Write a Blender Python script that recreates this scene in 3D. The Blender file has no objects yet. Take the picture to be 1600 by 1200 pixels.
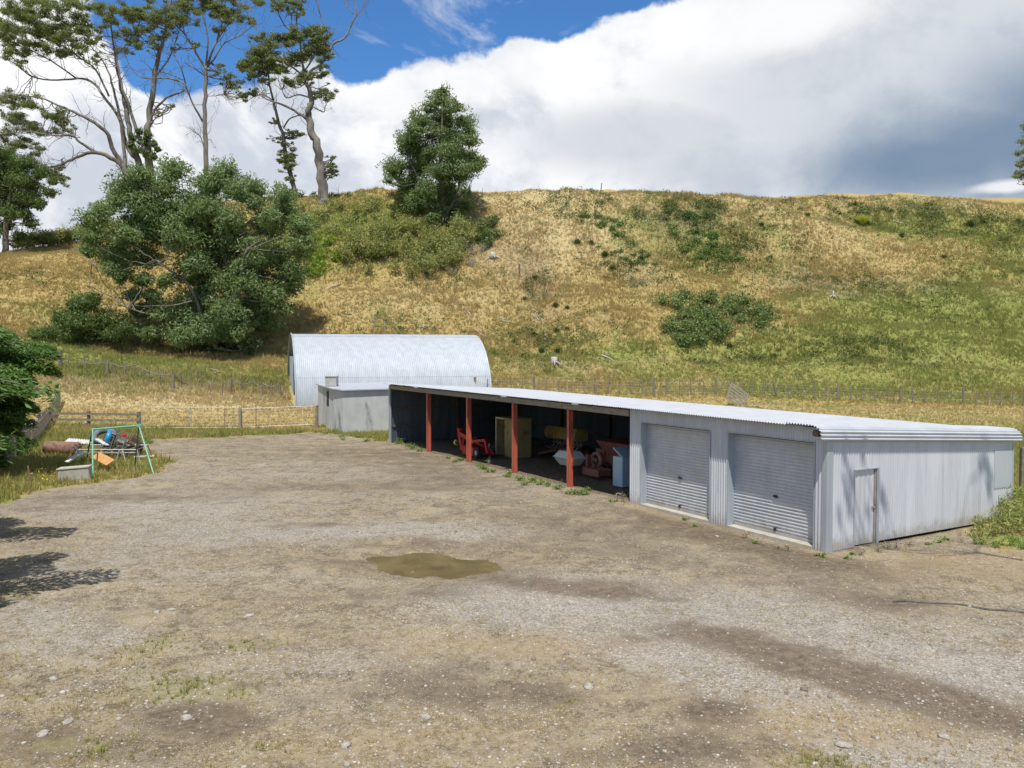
import bpy, math, random
import numpy as np
from mathutils import Vector, Matrix
random.seed(7); RNG=np.random.default_rng(7)
sc=bpy.context.scene
COL=sc.collection
R=math.radians
# ---------------------------------------------------------------- camera geometry
CAMZ=5.2; F=1300.0; PITCH=math.atan(50/1300)
def ray(px,py):
    x=(px-800)/F; y=1.0; z=-(py-600)/F
    c,s=math.cos(-PITCH),math.sin(-PITCH)
    return np.array([x, y*c-z*s, y*s+z*c])
def P(px,py,Y):
    d=ray(px,py); k=Y/d[1]; return np.array([d[0]*k,Y,CAMZ+d[2]*k])
def G(px,py,z=0.0):
    d=ray(px,py); k=(z-CAMZ)/d[2]; return np.array([d[0]*k,d[1]*k,z])
# ---------------------------------------------------------------- noise
def vnoise(x,y,seed=0):
    x=np.asarray(x,float); y=np.asarray(y,float)
    xi=np.floor(x).astype(np.int64); yi=np.floor(y).astype(np.int64)
    xf=x-xi; yf=y-yi
    def h(a,b):
        n=(a*374761393+b*668265263+seed*1442695041)&0xffffffff
        n=((n^(n>>13))*1274126177)&0xffffffff
        return ((n^(n>>16))&0xffff)/65535.0
    u=xf*xf*(3-2*xf); v=yf*yf*(3-2*yf)
    return (h(xi,yi)*(1-u)+h(xi+1,yi)*u)*(1-v)+(h(xi,yi+1)*(1-u)+h(xi+1,yi+1)*u)*v
def fbm(x,y,seed=0,o=4):
    t=0;a=.5;s=0
    for i in range(o):
        t=t+a*vnoise(x*2**i+17*i,y*2**i-9*i,seed+i); s+=a; a*=.5
    return t/s
def sstep(a,b,x):
    t=np.clip((np.asarray(x,float)-a)/(b-a),0,1); return t*t*(3-2*t)
# ---------------------------------------------------------------- terrain
TX=np.array([-150,-80,-58,-45,-30,-17,0,14,38,60,150.])
TY=np.array([-60,46,50,55,63,68,75,82,97,106,112,118,135,200,400.])
TZ=np.array([
 [0]*11,[0]*11,
 [.3,.3,.25,.25,.15,0,0,0,0,0,0],
 [1.3,1.2,1.0,.9,.5,.12,.2,.1,0,0,0],
 [3.5,3.0,2.7,2.3,1.8,.95,1.1,.9,.45,.3,.3],
 [5,4.2,3.9,3.5,2.8,1.6,1.8,1.4,.65,.5,.5],
 [7,5.8,5.3,4.8,4.0,3.1,3.1,2.9,2.4,2.2,2.2],
 [10,8.6,7.8,6.6,5.2,5.3,6.2,6.2,5.8,5.4,5],
 [14,14.2,15.6,15,14.2,14.3,14.3,14.3,14,13.6,13.],
 [14.5,15.5,17.6,19.8,20.6,21,21.4,21.2,20.8,20.4,20],
 [15,16.3,19.0,24.3,26.2,26.7,27.0,26.6,26.0,25.8,25.4],
 [15.5,17.,20.5,26.,27.3,27.6,27.9,27.7,27.2,26.8,26.5],
 [17,19,22.5,26.6,27.6,27.9,28.2,28.1,27.6,27,26.5],
 [20,22,24,25,25,25,25,25,25,24,24],
 [10]*11])
GX=np.arange(-150,150.1,1.0); GY=np.arange(-60,400.1,1.0)
def _tab():
    a=np.array([np.interp(GX,TX,r) for r in TZ])
    b=np.array([np.interp(GY,TY,a[:,j]) for j in range(len(GX))]).T
    k=np.exp(-np.arange(-7,8)**2/(2*2.2**2)); k/=k.sum()
    bp=np.pad(b,((7,7),(7,7)),mode='edge')
    bp=np.apply_along_axis(lambda m:np.convolve(m,k,'valid'),0,bp)
    bp=np.apply_along_axis(lambda m:np.convolve(m,k,'valid'),1,bp)
    return bp
TAB=_tab()
PUD=[]   # puddle outline filled below
def base_h(x,y):
    x=np.clip(np.asarray(x,float),-149.9,149.9); y=np.clip(np.asarray(y,float),-59.9,399.9)
    i=(x+150); j=(y+60); i0=np.floor(i).astype(int); j0=np.floor(j).astype(int); u=i-i0; v=j-j0
    return (TAB[j0,i0]*(1-u)+TAB[j0,i0+1]*u)*(1-v)+(TAB[j0+1,i0]*(1-u)+TAB[j0+1,i0+1]*u)*v
RELIEF=[]  # (x,y,rx,ry,ang,amp)
PC=G(690,879); PC2=G(610,846)
def H(x,y):
    x=np.asarray(x,float); y=np.asarray(y,float)
    z=base_h(x,y)
    hill=sstep(72,82,y)*(1-sstep(300,380,y)*.5)
    z=z+hill*((fbm(x/17,y/12,3,3)-.5)*2.6+(fbm(x/4.5,y/2.6,5,4)-.5)*1.0+(fbm(x/1.4,y/.8,9,2)-.5)*.34*(1-sstep(140,160,y)))
    fld=sstep(50,60,y)*(1-hill)
    z=z+fld*(fbm(x/6,y/4,11,3)-.5)*.35
    # terrace tracks across the toe of the hill
    z=z-.5*np.exp(-((y-(77.5+.03*x+1.5*np.sin(x/13)))/1.1)**2)*sstep(5,25,x)
    z=z-.35*np.exp(-((y-(88+2*np.sin(x/11)))/1.0)**2)*sstep(-5,5,x)
    for (rx0,ry0,rx,ry,an,am) in RELIEF:
        c,s=math.cos(an),math.sin(an); dx=(x-rx0)*c+(y-ry0)*s; dy=-(x-rx0)*s+(y-ry0)*c
        z=z+am*np.exp(-(dx/rx)**2-(dy/ry)**2)
    yard=1-sstep(48,56,y)
    near=np.exp(-(((x-13.5)/14)**2+((y-33)/16)**2))
    z=z+yard*((fbm(x/3,y/3,21,3)-.5)*.12+(fbm(x/.6,y/.6,22,2)-.5)*.025)
    # puddle hollows
    q=((x-PC[0])/2.35+(y-PC[1])*-.12)**2+((y-PC[1]+(x-PC[0])*.35)/1.75)**2
    q=q+(fbm(x/.6,y/.5,31,4)-.5)*1.05
    z=z-.10*np.clip(1.25-q,0,1)
    q2=((x-PC2[0])/.75)**2+((y-PC2[1])/.45)**2+(fbm(x/.4,y/.4,33,2)-.5)*.8
    z=z-.09*np.clip(1.2-q2,0,1)
    return z
def Hs(x,y): return float(H(np.array([x]),np.array([y]))[0])
def GH(px,py,y0=20,y1=240):
    d=ray(px,py)
    Y=np.arange(y0,y1,.15); k=Y/d[1]
    X=d[0]*k; Z=CAMZ+d[2]*k; h=H(X,Y)
    idx=np.nonzero(Z<=h)[0]
    if len(idx)==0:
        i=np.argmin(Z-h)
    else: i=idx[0]
    return np.array([X[i],Y[i],h[i]])
for (px,py,rx,ry,an,am) in [(930,335,9,2.2,-.55,1.2),(1010,365,10,2.0,-.5,-1.4),(1120,385,8,4,0,-1.1),
        (1330,330,14,3,0,-1.5),(1250,350,10,2.4,-.5,1.0),(560,380,12,6,0,.8),(860,350,8,7,0,.8),(840,450,2.2,8,.1,-.9),(1150,530,10,3,0,.6)]:
    g=GH(px,py,60,130); RELIEF.append((g[0],g[1],rx,ry,an,am))
# ---------------------------------------------------------------- materials
MATS={}
def newmat(name):
    m=bpy.data.materials.new(name); m.use_nodes=True; nt=m.node_tree; nt.nodes.clear()
    out=nt.nodes.new('ShaderNodeOutputMaterial'); b=nt.nodes.new('ShaderNodeBsdfPrincipled')
    nt.links.new(b.outputs[0],out.inputs[0]); MATS[name]=m
    return m,nt,b
class N:
    def __init__(s,nt): s.nt=nt
    def new(s,t,**k):
        n=s.nt.nodes.new(t)
        for a,v in k.items(): setattr(n,a,v)
        return n
    def inp(s,sock,v):
        if hasattr(v,'is_output') or isinstance(v,bpy.types.NodeSocket): s.nt.links.new(v,sock)
        else: sock.default_value=v
    def pos(s): return s.new('ShaderNodeNewGeometry').outputs['Position']
    def map(s,v,scale=(1,1,1),rot=(0,0,0),loc=(0,0,0)):
        n=s.new('ShaderNodeMapping'); s.inp(n.inputs[0],v); n.inputs['Scale'].default_value=scale; n.inputs['Rotation'].default_value=rot; n.inputs['Location'].default_value=loc
        return n.outputs[0]
    def noise(s,v,scale,det=4,rough=.55,dist=0.,col=False):
        n=s.new('ShaderNodeTexNoise'); s.inp(n.inputs['Vector'],v); n.inputs['Scale'].default_value=scale; n.inputs['Detail'].default_value=det
        n.inputs['Roughness'].default_value=rough; n.inputs['Distortion'].default_value=dist
        return n.outputs[1 if col else 0]
    def vor(s,v,scale,feat='F1',out='Distance',rand=1.):
        n=s.new('ShaderNodeTexVoronoi',feature=feat); s.inp(n.inputs['Vector'],v); n.inputs['Scale'].default_value=scale; n.inputs['Randomness'].default_value=rand
        return n.outputs[out]
    def m(s,op,a,b=0.,c=None,clamp=False):
        n=s.new('ShaderNodeMath',operation=op,use_clamp=clamp); s.inp(n.inputs[0],a); s.inp(n.inputs[1],b)
        if c is not None: s.inp(n.inputs[2],c)
        return n.outputs[0]
    def ss(s,v,a,b,lo=0.,hi=1.):
        n=s.new('ShaderNodeMapRange',interpolation_type='SMOOTHSTEP'); s.inp(n.inputs[0],v); n.inputs[1].default_value=a; n.inputs[2].default_value=b; n.inputs[3].default_value=lo; n.inputs[4].default_value=hi
        return n.outputs[0]
    def mix(s,f,a,b,blend='MIX'):
        n=s.new('ShaderNodeMix',data_type='RGBA',blend_type=blend); s.inp(n.inputs[0],f)
        for i,v in ((6,a),(7,b)):
            if isinstance(v,tuple) and len(v)==3: v=(*v,1)
            s.inp(n.inputs[i],v)
        return n.outputs[2]
    def attr(s,name):
        n=s.new('ShaderNodeAttribute'); n.attribute_name=name; return n.outputs['Fac']
    def bump(s,h,strength=.5,dist=.05):
        n=s.new('ShaderNodeBump'); s.inp(n.inputs['Height'],h); n.inputs['Strength'].default_value=strength; n.inputs['Distance'].default_value=dist
        return n.outputs[0]
    def sep(s,v):
        n=s.new('ShaderNodeSeparateXYZ'); s.inp(n.inputs[0],v); return n.outputs
def wear(name,c1,c2,rough=.6,metal=0.,scale=3.,c3=None,stretch=(1,1,1),bump=0.,c3amt=.62,spec=.5,rvar=.1):
    """two tone weathered surface with optional third patchy stain colour"""
    m,nt,b=newmat(name); n=N(nt); p=n.pos(); pm=n.map(p,stretch)
    f=n.ss(n.noise(pm,scale,6,.65),.3,.7)
    col=n.mix(f,c1,c2)
    if c3: col=n.mix(n.ss(n.noise(pm,scale*.6,7,.7,.3),c3amt-.06,c3amt+.06),col,c3)
    nt.links.new(col,b.inputs['Base Color'])
    b.inputs['Metallic'].default_value=metal; b.inputs['Specular IOR Level'].default_value=spec
    nt.links.new(n.ss(n.noise(p,scale*2.3,3),.2,.8,rough-rvar,min(1,rough+rvar)),b.inputs['Roughness'])
    if bump: nt.links.new(n.bump(n.noise(pm,scale*6,5),bump,.01),b.inputs['Normal'])
    return m
def foliage(name,c1,c2,c3=None,trans=.25,rough=.45,spec=.4):
    m,nt,b=newmat(name); n=N(nt)
    g=n.new('ShaderNodeNewGeometry'); r=g.outputs['Random Per Island']; p=g.outputs['Position']
    big=n.ss(n.noise(p,.55,3,.6),.35,.65)
    f=n.m('ADD',n.m('MULTIPLY',r,.6),n.m('MULTIPLY',big,.4))
    col=n.mix(f,c1,c2)
    if c3: col=n.mix(n.ss(r,.86,.95),col,c3)
    nt.links.new(col,b.inputs['Base Color']); b.inputs['Roughness'].default_value=rough; b.inputs['Specular IOR Level'].default_value=spec
    tr=n.new('ShaderNodeBsdfTranslucent'); nt.links.new(n.mix(.5,col,(c2[0]*1.6,c2[1]*1.9,c2[2]*.7),),tr.inputs[0])
    mx=n.new('ShaderNodeMixShader'); mx.inputs[0].default_value=trans
    nt.links.new(b.outputs[0],mx.inputs[1]); nt.links.new(tr.outputs[0],mx.inputs[2])
    out=[x for x in nt.nodes if x.type=='OUTPUT_MATERIAL'][0]; nt.links.new(mx.outputs[0],out.inputs[0])
    return m
# ---- ground material
def ground_mat():
    m,nt,b=newmat('ground'); n=N(nt); p=n.pos()
    yard=n.attr('yard'); green=n.attr('green'); pale=n.attr('pale'); grav=n.attr('gravel'); mud=n.attr('mud'); ochre=n.attr('ochre'); rut=n.attr('rust')
    nb=n.noise(p,.22,5,.6); nm=n.noise(p,1.1,5,.62,.3); nf=n.noise(p,6.,5,.7); nff=n.noise(p,26.,3,.7)
    pst=n.map(p,(1,.55,1))
    # grassland
    gf=n.m('ADD',n.m('ADD',green,n.m('MULTIPLY',n.m('SUBTRACT',nb,.5),1.3)),n.m('MULTIPLY',n.m('SUBTRACT',nm,.5),1.5))
    gf=n.ss(gf,.2,.85)
    straw=n.mix(n.ss(nf,.3,.7),(.31,.235,.09),(.40,.31,.13))
    straw=n.mix(n.ss(n.noise(p,.6,5,.65),.45,.72),straw,(.34,.245,.09))
    straw=n.mix(n.m('MULTIPLY',pale,n.ss(nm,.3,.7,.4,1.)),straw,(.47,.385,.21))
    grn=n.mix(n.ss(nf,.35,.65),(.17,.178,.048),(.26,.265,.078))
    grass=n.mix(gf,straw,grn)
    grass=n.mix(n.ss(n.noise(pst,3.3,4,.75),.58,.74),grass,n.mix(gf,(.26,.19,.075),(.13,.15,.04)))
    grass=n.mix(n.m('MULTIPLY',rut,n.ss(nm,.3,.6)),grass,(.2,.16,.12))
    # yard: gravel, dirt, dry grass
    dirt=n.mix(n.ss(nf,.32,.68),(.15,.113,.07),(.285,.228,.150))
    dirt=n.mix(n.ss(n.noise(p,2.4,4,.7),.50,.62),dirt,n.mix(nff,(.20,.17,.10),(.30,.255,.15)))
    dirt=n.mix(n.ss(n.noise(p,.45,6,.7),.50,.62),dirt,n.mix(nff,(.235,.185,.11),(.36,.295,.185)))
    mo=n.noise(p,1.35,6,.72,.4); dirt=n.mix(n.m('MULTIPLY',n.ss(mo,.51,.60),.72),dirt,(.105,.08,.055)); dirt=n.mix(n.m('MULTIPLY',n.ss(mo,.44,.36),.55),dirt,(.33,.28,.20))
    vc=n.new('ShaderNodeTexVoronoi'); nt.links.new(p,vc.inputs['Vector']); vc.inputs['Scale'].default_value=30.; sc_c=n.new('ShaderNodeSeparateColor'); nt.links.new(vc.outputs['Color'],sc_c.inputs[0])
    peb=n.m('ADD',n.m('MULTIPLY',sc_c.outputs[0],.75),n.m('MULTIPLY',nff,.5))
    dirt=n.mix(n.m('MULTIPLY',n.ss(peb,.72,1.05),.6),dirt,(.36,.32,.255)); dirt=n.mix(n.m('MULTIPLY',n.ss(peb,.42,.22),.4),dirt,(.11,.088,.062))
    gr=n.mix(n.ss(peb,.2,1.1),(.195,.175,.145),(.40,.375,.325)); gr=n.mix(n.m('MULTIPLY',n.ss(mo,.52,.62),.45),gr,(.18,.15,.115))
    gm=n.m('ADD',grav,n.m('MULTIPLY',n.m('SUBTRACT',nm,.5),1.9)); gm=n.m('MULTIPLY',n.ss(n.m('ADD',gm,n.m('MULTIPLY',n.m('SUBTRACT',nf,.5),2.)),.1,1.0),.85)
    col=n.mix(gm,dirt,gr)
    om=n.m('MULTIPLY',n.ss(n.m('ADD',ochre,n.m('MULTIPLY',n.m('SUBTRACT',nm,.5),2.2)),.25,1.1),.8)
    col=n.mix(om,col,n.mix(n.ss(nf,.3,.7),(.215,.155,.09),(.35,.275,.17)))
    mm=n.m('MULTIPLY',n.ss(n.m('ADD',n.m('ADD',mud,n.m('MULTIPLY',n.m('SUBTRACT',nm,.5),1.9)),n.m('MULTIPLY',n.m('SUBTRACT',nf,.5),1.7)),.25,1.05),.88)
    col=n.mix(mm,col,n.mix(n.ss(nf,.3,.7),(.075,.056,.04),(.19,.145,.098)))
    sg=n.ss(n.m('ADD',n.m('MULTIPLY',green,.9),n.m('MULTIPLY',n.m('SUBTRACT',n.noise(p,.9,6,.7),.5),1.6)),.48,.78)
    col=n.mix(n.m('MULTIPLY',sg,.42),col,n.mix(nf,(.17,.165,.065),(.28,.26,.11)))
    # tiny pale stones, chips and specks of straw in the surface
    for sc_,th,c in ((7.,.16,(.52,.49,.44)),(17.,.2,(.50,.46,.40)),(30.,.24,(.54,.50,.42)),(13.,.12,(.09,.07,.055))):
        v=n.vor(p,sc_); w=n.vor(p,sc_,out='Color'); ws=n.new('ShaderNodeSeparateColor'); nt.links.new(w,ws.inputs[0])
        k=n.m('MULTIPLY',n.ss(v,th*1.25,th*.7),n.m('LESS_THAN',ws.outputs[0],.42))
        k=n.m('MULTIPLY',k,n.m('MULTIPLY',n.ss(n.noise(p,.8,4,.6),.35,.6,.25,1.),n.m('SUBTRACT',1.,n.m('MULTIPLY',mm,.7))))
        col=n.mix(k,col,c)
    fin=n.mix(yard,grass,col)
    nt.links.new(fin,b.inputs['Base Color']); b.inputs['Roughness'].default_value=.95; b.inputs['Specular IOR Level'].default_value=.15
    hsum=n.m('ADD',n.m('MULTIPLY',nf,.6),n.m('ADD',n.m('MULTIPLY',nff,.35),n.m('MULTIPLY',n.ss(n.vor(p,11.),.3,.05),.5)))
    nt.links.new(n.bump(hsum,.55,.03),b.inputs['Normal'])
    return m
M_GROUND=ground_mat()
def tuft_mat():
    m,nt,b=newmat('grass_blades'); n=N(nt); p=n.pos(); g=n.attr('green'); pl=n.attr('pale')
    r=n.new('ShaderNodeNewGeometry').outputs['Random Per Island']
    nm=n.noise(p,1.1,4,.62,.3); nb=n.noise(p,.22,5,.6)
    gf=n.ss(n.m('ADD',n.m('ADD',g,n.m('MULTIPLY',n.m('SUBTRACT',nb,.5),1.3)),n.m('ADD',n.m('MULTIPLY',n.m('SUBTRACT',nm,.5),1.3),n.m('MULTIPLY',n.m('SUBTRACT',r,.5),.3))),.2,.85)
    st=n.mix(r,(.45,.345,.135),(.54,.43,.195)); st=n.mix(n.m('MULTIPLY',pl,.75),st,(.60,.50,.29))
    st=n.mix(n.ss(n.noise(p,.6,5,.65),.45,.72),st,(.44,.31,.115))
    col=n.mix(gf,st,n.mix(r,(.265,.275,.07),(.38,.385,.125)))
    nt.links.new(col,b.inputs['Base Color']); b.inputs['Roughness'].default_value=.7; b.inputs['Specular IOR Level'].default_value=.2
    tr=n.new('ShaderNodeBsdfTranslucent'); nt.links.new(col,tr.inputs[0]); mx=n.new('ShaderNodeMixShader'); mx.inputs[0].default_value=.42
    nt.links.new(b.outputs[0],mx.inputs[1]); nt.links.new(tr.outputs[0],mx.inputs[2])
    out=[x for x in nt.nodes if x.type=='OUTPUT_MATERIAL'][0]; nt.links.new(mx.outputs[0],out.inputs[0])
    return m
M_TUFT=tuft_mat()
def galv(name,c1,c2,rough=.42,metal=.12,streak=(1,1,.12),stain=None,sth=.62,dirt=False):
    m,nt,b=newmat(name); n=N(nt); p=n.pos(); ps=n.map(p,streak)
    col=n.mix(n.ss(n.noise(ps,2.2,6,.65),.3,.7),c1,c2)
    if stain: col=n.mix(n.m('MULTIPLY',n.ss(n.noise(ps,1.1,7,.72,.4),sth,sth+.13),.8),col,stain)
    if dirt:
        zz=n.sep(p)[2]; col=n.mix(n.m('MULTIPLY',n.ss(n.m('ADD',zz,n.m('MULTIPLY',n.m('SUBTRACT',n.noise(p,3.,5,.7),.5),.9)),.45,.0),.6),col,(.27,.215,.15))
        col=n.mix(n.m('MULTIPLY',n.ss(n.noise(n.map(p,(1,1,.05)),7,3,.6),.60,.72),.30),col,(.30,.29,.27))
    nt.links.new(col,b.inputs['Base Color']); b.inputs['Metallic'].default_value=metal
    nt.links.new(n.ss(n.noise(p,9,4,.6),.25,.75,rough-.08,rough+.12),b.inputs['Roughness'])
    return m
M_WALL=galv('galvanised_wall',(.50,.52,.55),(.60,.62,.645),stain=(.38,.38,.38),sth=.60,dirt=True)
M_ROOF=galv('galvanised_roof',(.45,.47,.495),(.54,.56,.58),rough=.5,metal=.15,streak=(.6,.6,1),stain=(.50,.50,.50),sth=.66)
M_QUON=galv('arched_sheeting',(.40,.435,.465),(.48,.515,.545),rough=.5,metal=.12,streak=(1,1,.25),stain=(.35,.38,.40),sth=.64)
M_OLDGALV_SHADED=galv('old_galvanised_shaded',(.06,.08,.093),(.10,.125,.14),rough=.55,metal=.3,stain=(.20,.15,.12),sth=.58)  # weathered sheet, base darkened so the bay walls hold interior shade
M_FLASH=galv('flashing',(.36,.41,.44),(.45,.50,.53),rough=.38,metal=.25)
M_DOOR=galv('roller_door',(.44,.46,.49),(.53,.55,.58),rough=.4,metal=.22,streak=(1,1,.6),stain=(.33,.33,.33),sth=.63,dirt=True)
M_PATCH=galv('flat_sheet',(.46,.50,.56),(.55,.59,.64),rough=.45,metal=.3)
M_RED=wear('red_oxide_steel',(.50,.125,.07),(.40,.095,.055),.6,0,3,(.24,.085,.05),(1,1,.5),c3amt=.58)
M_REDPAINT=wear('red_machine_paint',(.50,.012,.02),(.38,.01,.018),.35,0,5,(.16,.03,.02),c3amt=.66)
M_TIMBER=wear('weathered_timber',(.23,.20,.16),(.34,.31,.26),.9,0,3,(.13,.11,.09),(1,1,6),.4)
M_FENCE=wear('fence_timber',(.15,.125,.09),(.25,.215,.165),.95,0,5,(.30,.29,.22),(1,1,1),.4)
M_DARKWOOD=wear('dark_timber',(.10,.075,.055),(.17,.13,.09),.9,0,4,None,(1,1,1),.3)
M_PLY=wear('ply_board',(.42,.32,.13),(.34,.25,.10),.8,0,3,(.22,.15,.07))
M_CONC=wear('concrete_render',(.40,.41,.39),(.52,.53,.51),.9,0,1.3,(.24,.25,.25),(1,1,.45),.35,c3amt=.58)
M_CONCP=wear('pale_concrete',(.36,.33,.27),(.48,.45,.37),.9,0,4,(.35,.30,.22),(1,1,1),.3)
M_STONE=wear('stone',(.25,.225,.185),(.42,.385,.33),.9,0,14,(.20,.17,.13))
M_RUST=wear('rust',(.20,.105,.07),(.31,.19,.14),.9,.1,6,(.12,.065,.045),c3amt=.56)
M_GREENP=wear('green_paint',(.14,.40,.26),(.20,.48,.33),.5,0,5,(.10,.25,.16),c3amt=.68)
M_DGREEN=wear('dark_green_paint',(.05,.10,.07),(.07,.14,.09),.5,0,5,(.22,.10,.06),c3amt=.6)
M_WHITE=wear('white_paint',(.52,.52,.49),(.64,.64,.61),.5,0,4,(.42,.38,.32),c3amt=.64)
M_CREAM=wear('cream_enamel',(.55,.58,.55),(.62,.65,.61),.45,0,4,(.30,.26,.20),c3amt=.64)
M_BLUEW=wear('pale_blue_enamel',(.42,.58,.72),(.48,.64,.78),.4,0,3,(.35,.38,.40),c3amt=.68)
M_YEL=wear('yellow_paint',(.40,.28,.08),(.48,.36,.12),.5,0,3,(.25,.14,.05),c3amt=.6)
M_MAROON=wear('faded_red_paint',(.21,.07,.055),(.29,.115,.09),.6,0,4,(.20,.09,.07),c3amt=.58)
M_BLACK=wear('black_rubber',(.022,.022,.023),(.04,.04,.038),.75,0,8)
M_TYRE=wear('dusty_tyre',(.10,.105,.11),(.20,.20,.20),.85,0,6,(.30,.30,.29),c3amt=.6)
M_STEEL=wear('grey_steel',(.36,.36,.35),(.48,.48,.46),.4,.6,9,(.25,.15,.09),c3amt=.63)
M_WIRE=wear('fence_wire',(.30,.30,.29),(.40,.40,.38),.5,.6,9)
M_ORANGE=wear('orange_board',(.46,.22,.07),(.54,.29,.11),.7,0,5,(.40,.24,.12))
M_BLUE=wear('blue_plastic',(.02,.22,.48),(.03,.30,.58),.4,0,5)
M_BRRED=wear('bright_red_plastic',(.55,.03,.02),(.65,.05,.03),.4,0,5)
M_YB=wear('yellow_cap',(.75,.72,.10),(.8,.78,.2),.4,0,5)
M_BARK=wear('gum_bark',(.25,.215,.18),(.44,.40,.35),.9,0,1.2,(.13,.11,.09),(1,1,.35),.5,c3amt=.58)
M_BARKT=wear('tall_gum_bark',(.13,.11,.088),(.26,.23,.195),.9,0,1.2,(.075,.062,.05),(1,1,.35),.5,c3amt=.56)
M_BARKD=wear('dark_bark',(.11,.09,.07),(.19,.155,.125),.95,0,2.5,None,(1,1,.4),.5)
M_BLEACH=wear('bleached_wood',(.36,.33,.28),(.50,.46,.40),.85,0,3,(.28,.24,.20),(1,1,1),.3)
M_ROOFSHADE=wear('roof_shade',(.05,.045,.04),(.08,.07,.06),.9,0,3)  # near-black tone standing for shade on the roof underside
M_FLOOR=wear('shed_earth_floor',(.13,.105,.08),(.21,.175,.135),.95,0,1.5,(.08,.065,.05),(1,1,1),.4)
M_CHIM=wear('grey_block',(.34,.32,.28),(.43,.41,.36),.9,0,6,(.22,.21,.19))
L_GUM=foliage('bushy_gum_leaves',(.10,.15,.052),(.225,.29,.12),(.28,.33,.17),.3,.5,.22)
L_TALL=foliage('tall_gum_leaves',(.11,.135,.045),(.22,.25,.09),(.27,.28,.12),.32,.5,.35)
L_CONE=foliage('dense_tree_leaves',(.085,.13,.042),(.20,.265,.10),(.25,.30,.14),.3,.5,.22)
L_DARK=foliage('dark_shrub_leaves',(.06,.095,.028),(.14,.20,.055),(.20,.25,.09),.28,.5,.25)
L_CONIF=foliage('conifer_sprays',(.06,.12,.028),(.15,.25,.065),(.21,.30,.09),.28,.5,.25)
L_SCRUB=foliage('scrub_leaves',(.18,.205,.055),(.34,.345,.115),(.42,.36,.19),.25,.6,.2)
L_LIME=foliage('lime_scrub_leaves',(.15,.22,.02),(.25,.33,.045),(.33,.36,.09),.3,.5,.3)
L_BRAC=foliage('bracken_leaves',(.09,.16,.035),(.18,.26,.065),(.24,.22,.09),.25,.6,.2)
L_BRAM=foliage('bramble_leaves',(.08,.125,.032),(.19,.25,.07),(.24,.28,.12),.2,.5,.35)
L_RUSH=foliage('rush_blades',(.05,.09,.02),(.12,.17,.04),(.28,.24,.10),.25,.5,.3)
L_YGR=foliage('yellow_tussock_blades',(.33,.36,.05),(.48,.47,.10),(.55,.50,.22),.3,.5,.3)
L_WEED=foliage('weed_leaves',(.12,.19,.035),(.24,.32,.08),(.36,.40,.15),.3,.5,.3)
L_DEAD=foliage('dry_twigs',(.22,.18,.13),(.36,.31,.24),(.45,.40,.32),.05,.8,.1)
L_FLOW=foliage('yellow_flowers',(.65,.50,.02),(.75,.62,.05),None,.2,.6,.2)
# ---------------------------------------------------------------- object helpers
LOC={}
def props(o,label=None,cat=None,group=None,kind=None):
    if label: o['label']=label
    if cat: o['category']=cat
    if group: o['group']=group
    if kind: o['kind']=kind
    return o
def thing(name,loc,label,cat,group=None):
    o=bpy.data.objects.new(name,None); o.empty_display_size=.2; COL.objects.link(o); o.location=tuple(float(v) for v in loc)
    LOC[o]=np.array(o.location); props(o,label,cat,group); return o
def finish(name,me,mat,parent,smooth=False):
    me.materials.append(mat)
    if smooth: me.polygons.foreach_set('use_smooth',[True]*len(me.polygons))
    o=bpy.data.objects.new(name,me); COL.objects.link(o)
    if parent is not None: o.parent=parent
    return o
def rootloc(parent,loc):
    if parent is None: return np.zeros(3) if loc is None else np.array(loc,float)
    p=parent
    while p.parent is not None: p=p.parent
    return LOC[p]
def npmesh(name,V,Fc,mat,parent=None,smooth=False,loc=None,attrs=None):
    """V (N,3) world coords, Fc (M,k) faces"""
    V=np.asarray(V,dtype=np.float64); Fc=np.asarray(Fc,dtype=np.int32)
    o0=rootloc(parent,loc); V=(V-o0).astype(np.float32)
    me=bpy.data.meshes.new(name); me.vertices.add(len(V)); me.vertices.foreach_set('co',V.ravel())
    k=Fc.shape[1]; me.loops.add(Fc.size); me.loops.foreach_set('vertex_index',Fc.ravel())
    me.polygons.add(len(Fc)); me.polygons.foreach_set('loop_start',np.arange(0,Fc.size,k,dtype=np.int32))
    me.update(calc_edges=True)
    if attrs:
        for a,v in attrs.items():
            at=me.attributes.new(a,'FLOAT','POINT'); at.data.foreach_set('value',np.asarray(v,dtype=np.float32))
    o=finish(name,me,mat,parent,smooth)
    if parent is None: o.location=tuple(float(v) for v in o0); LOC[o]=o0
    return o
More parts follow.
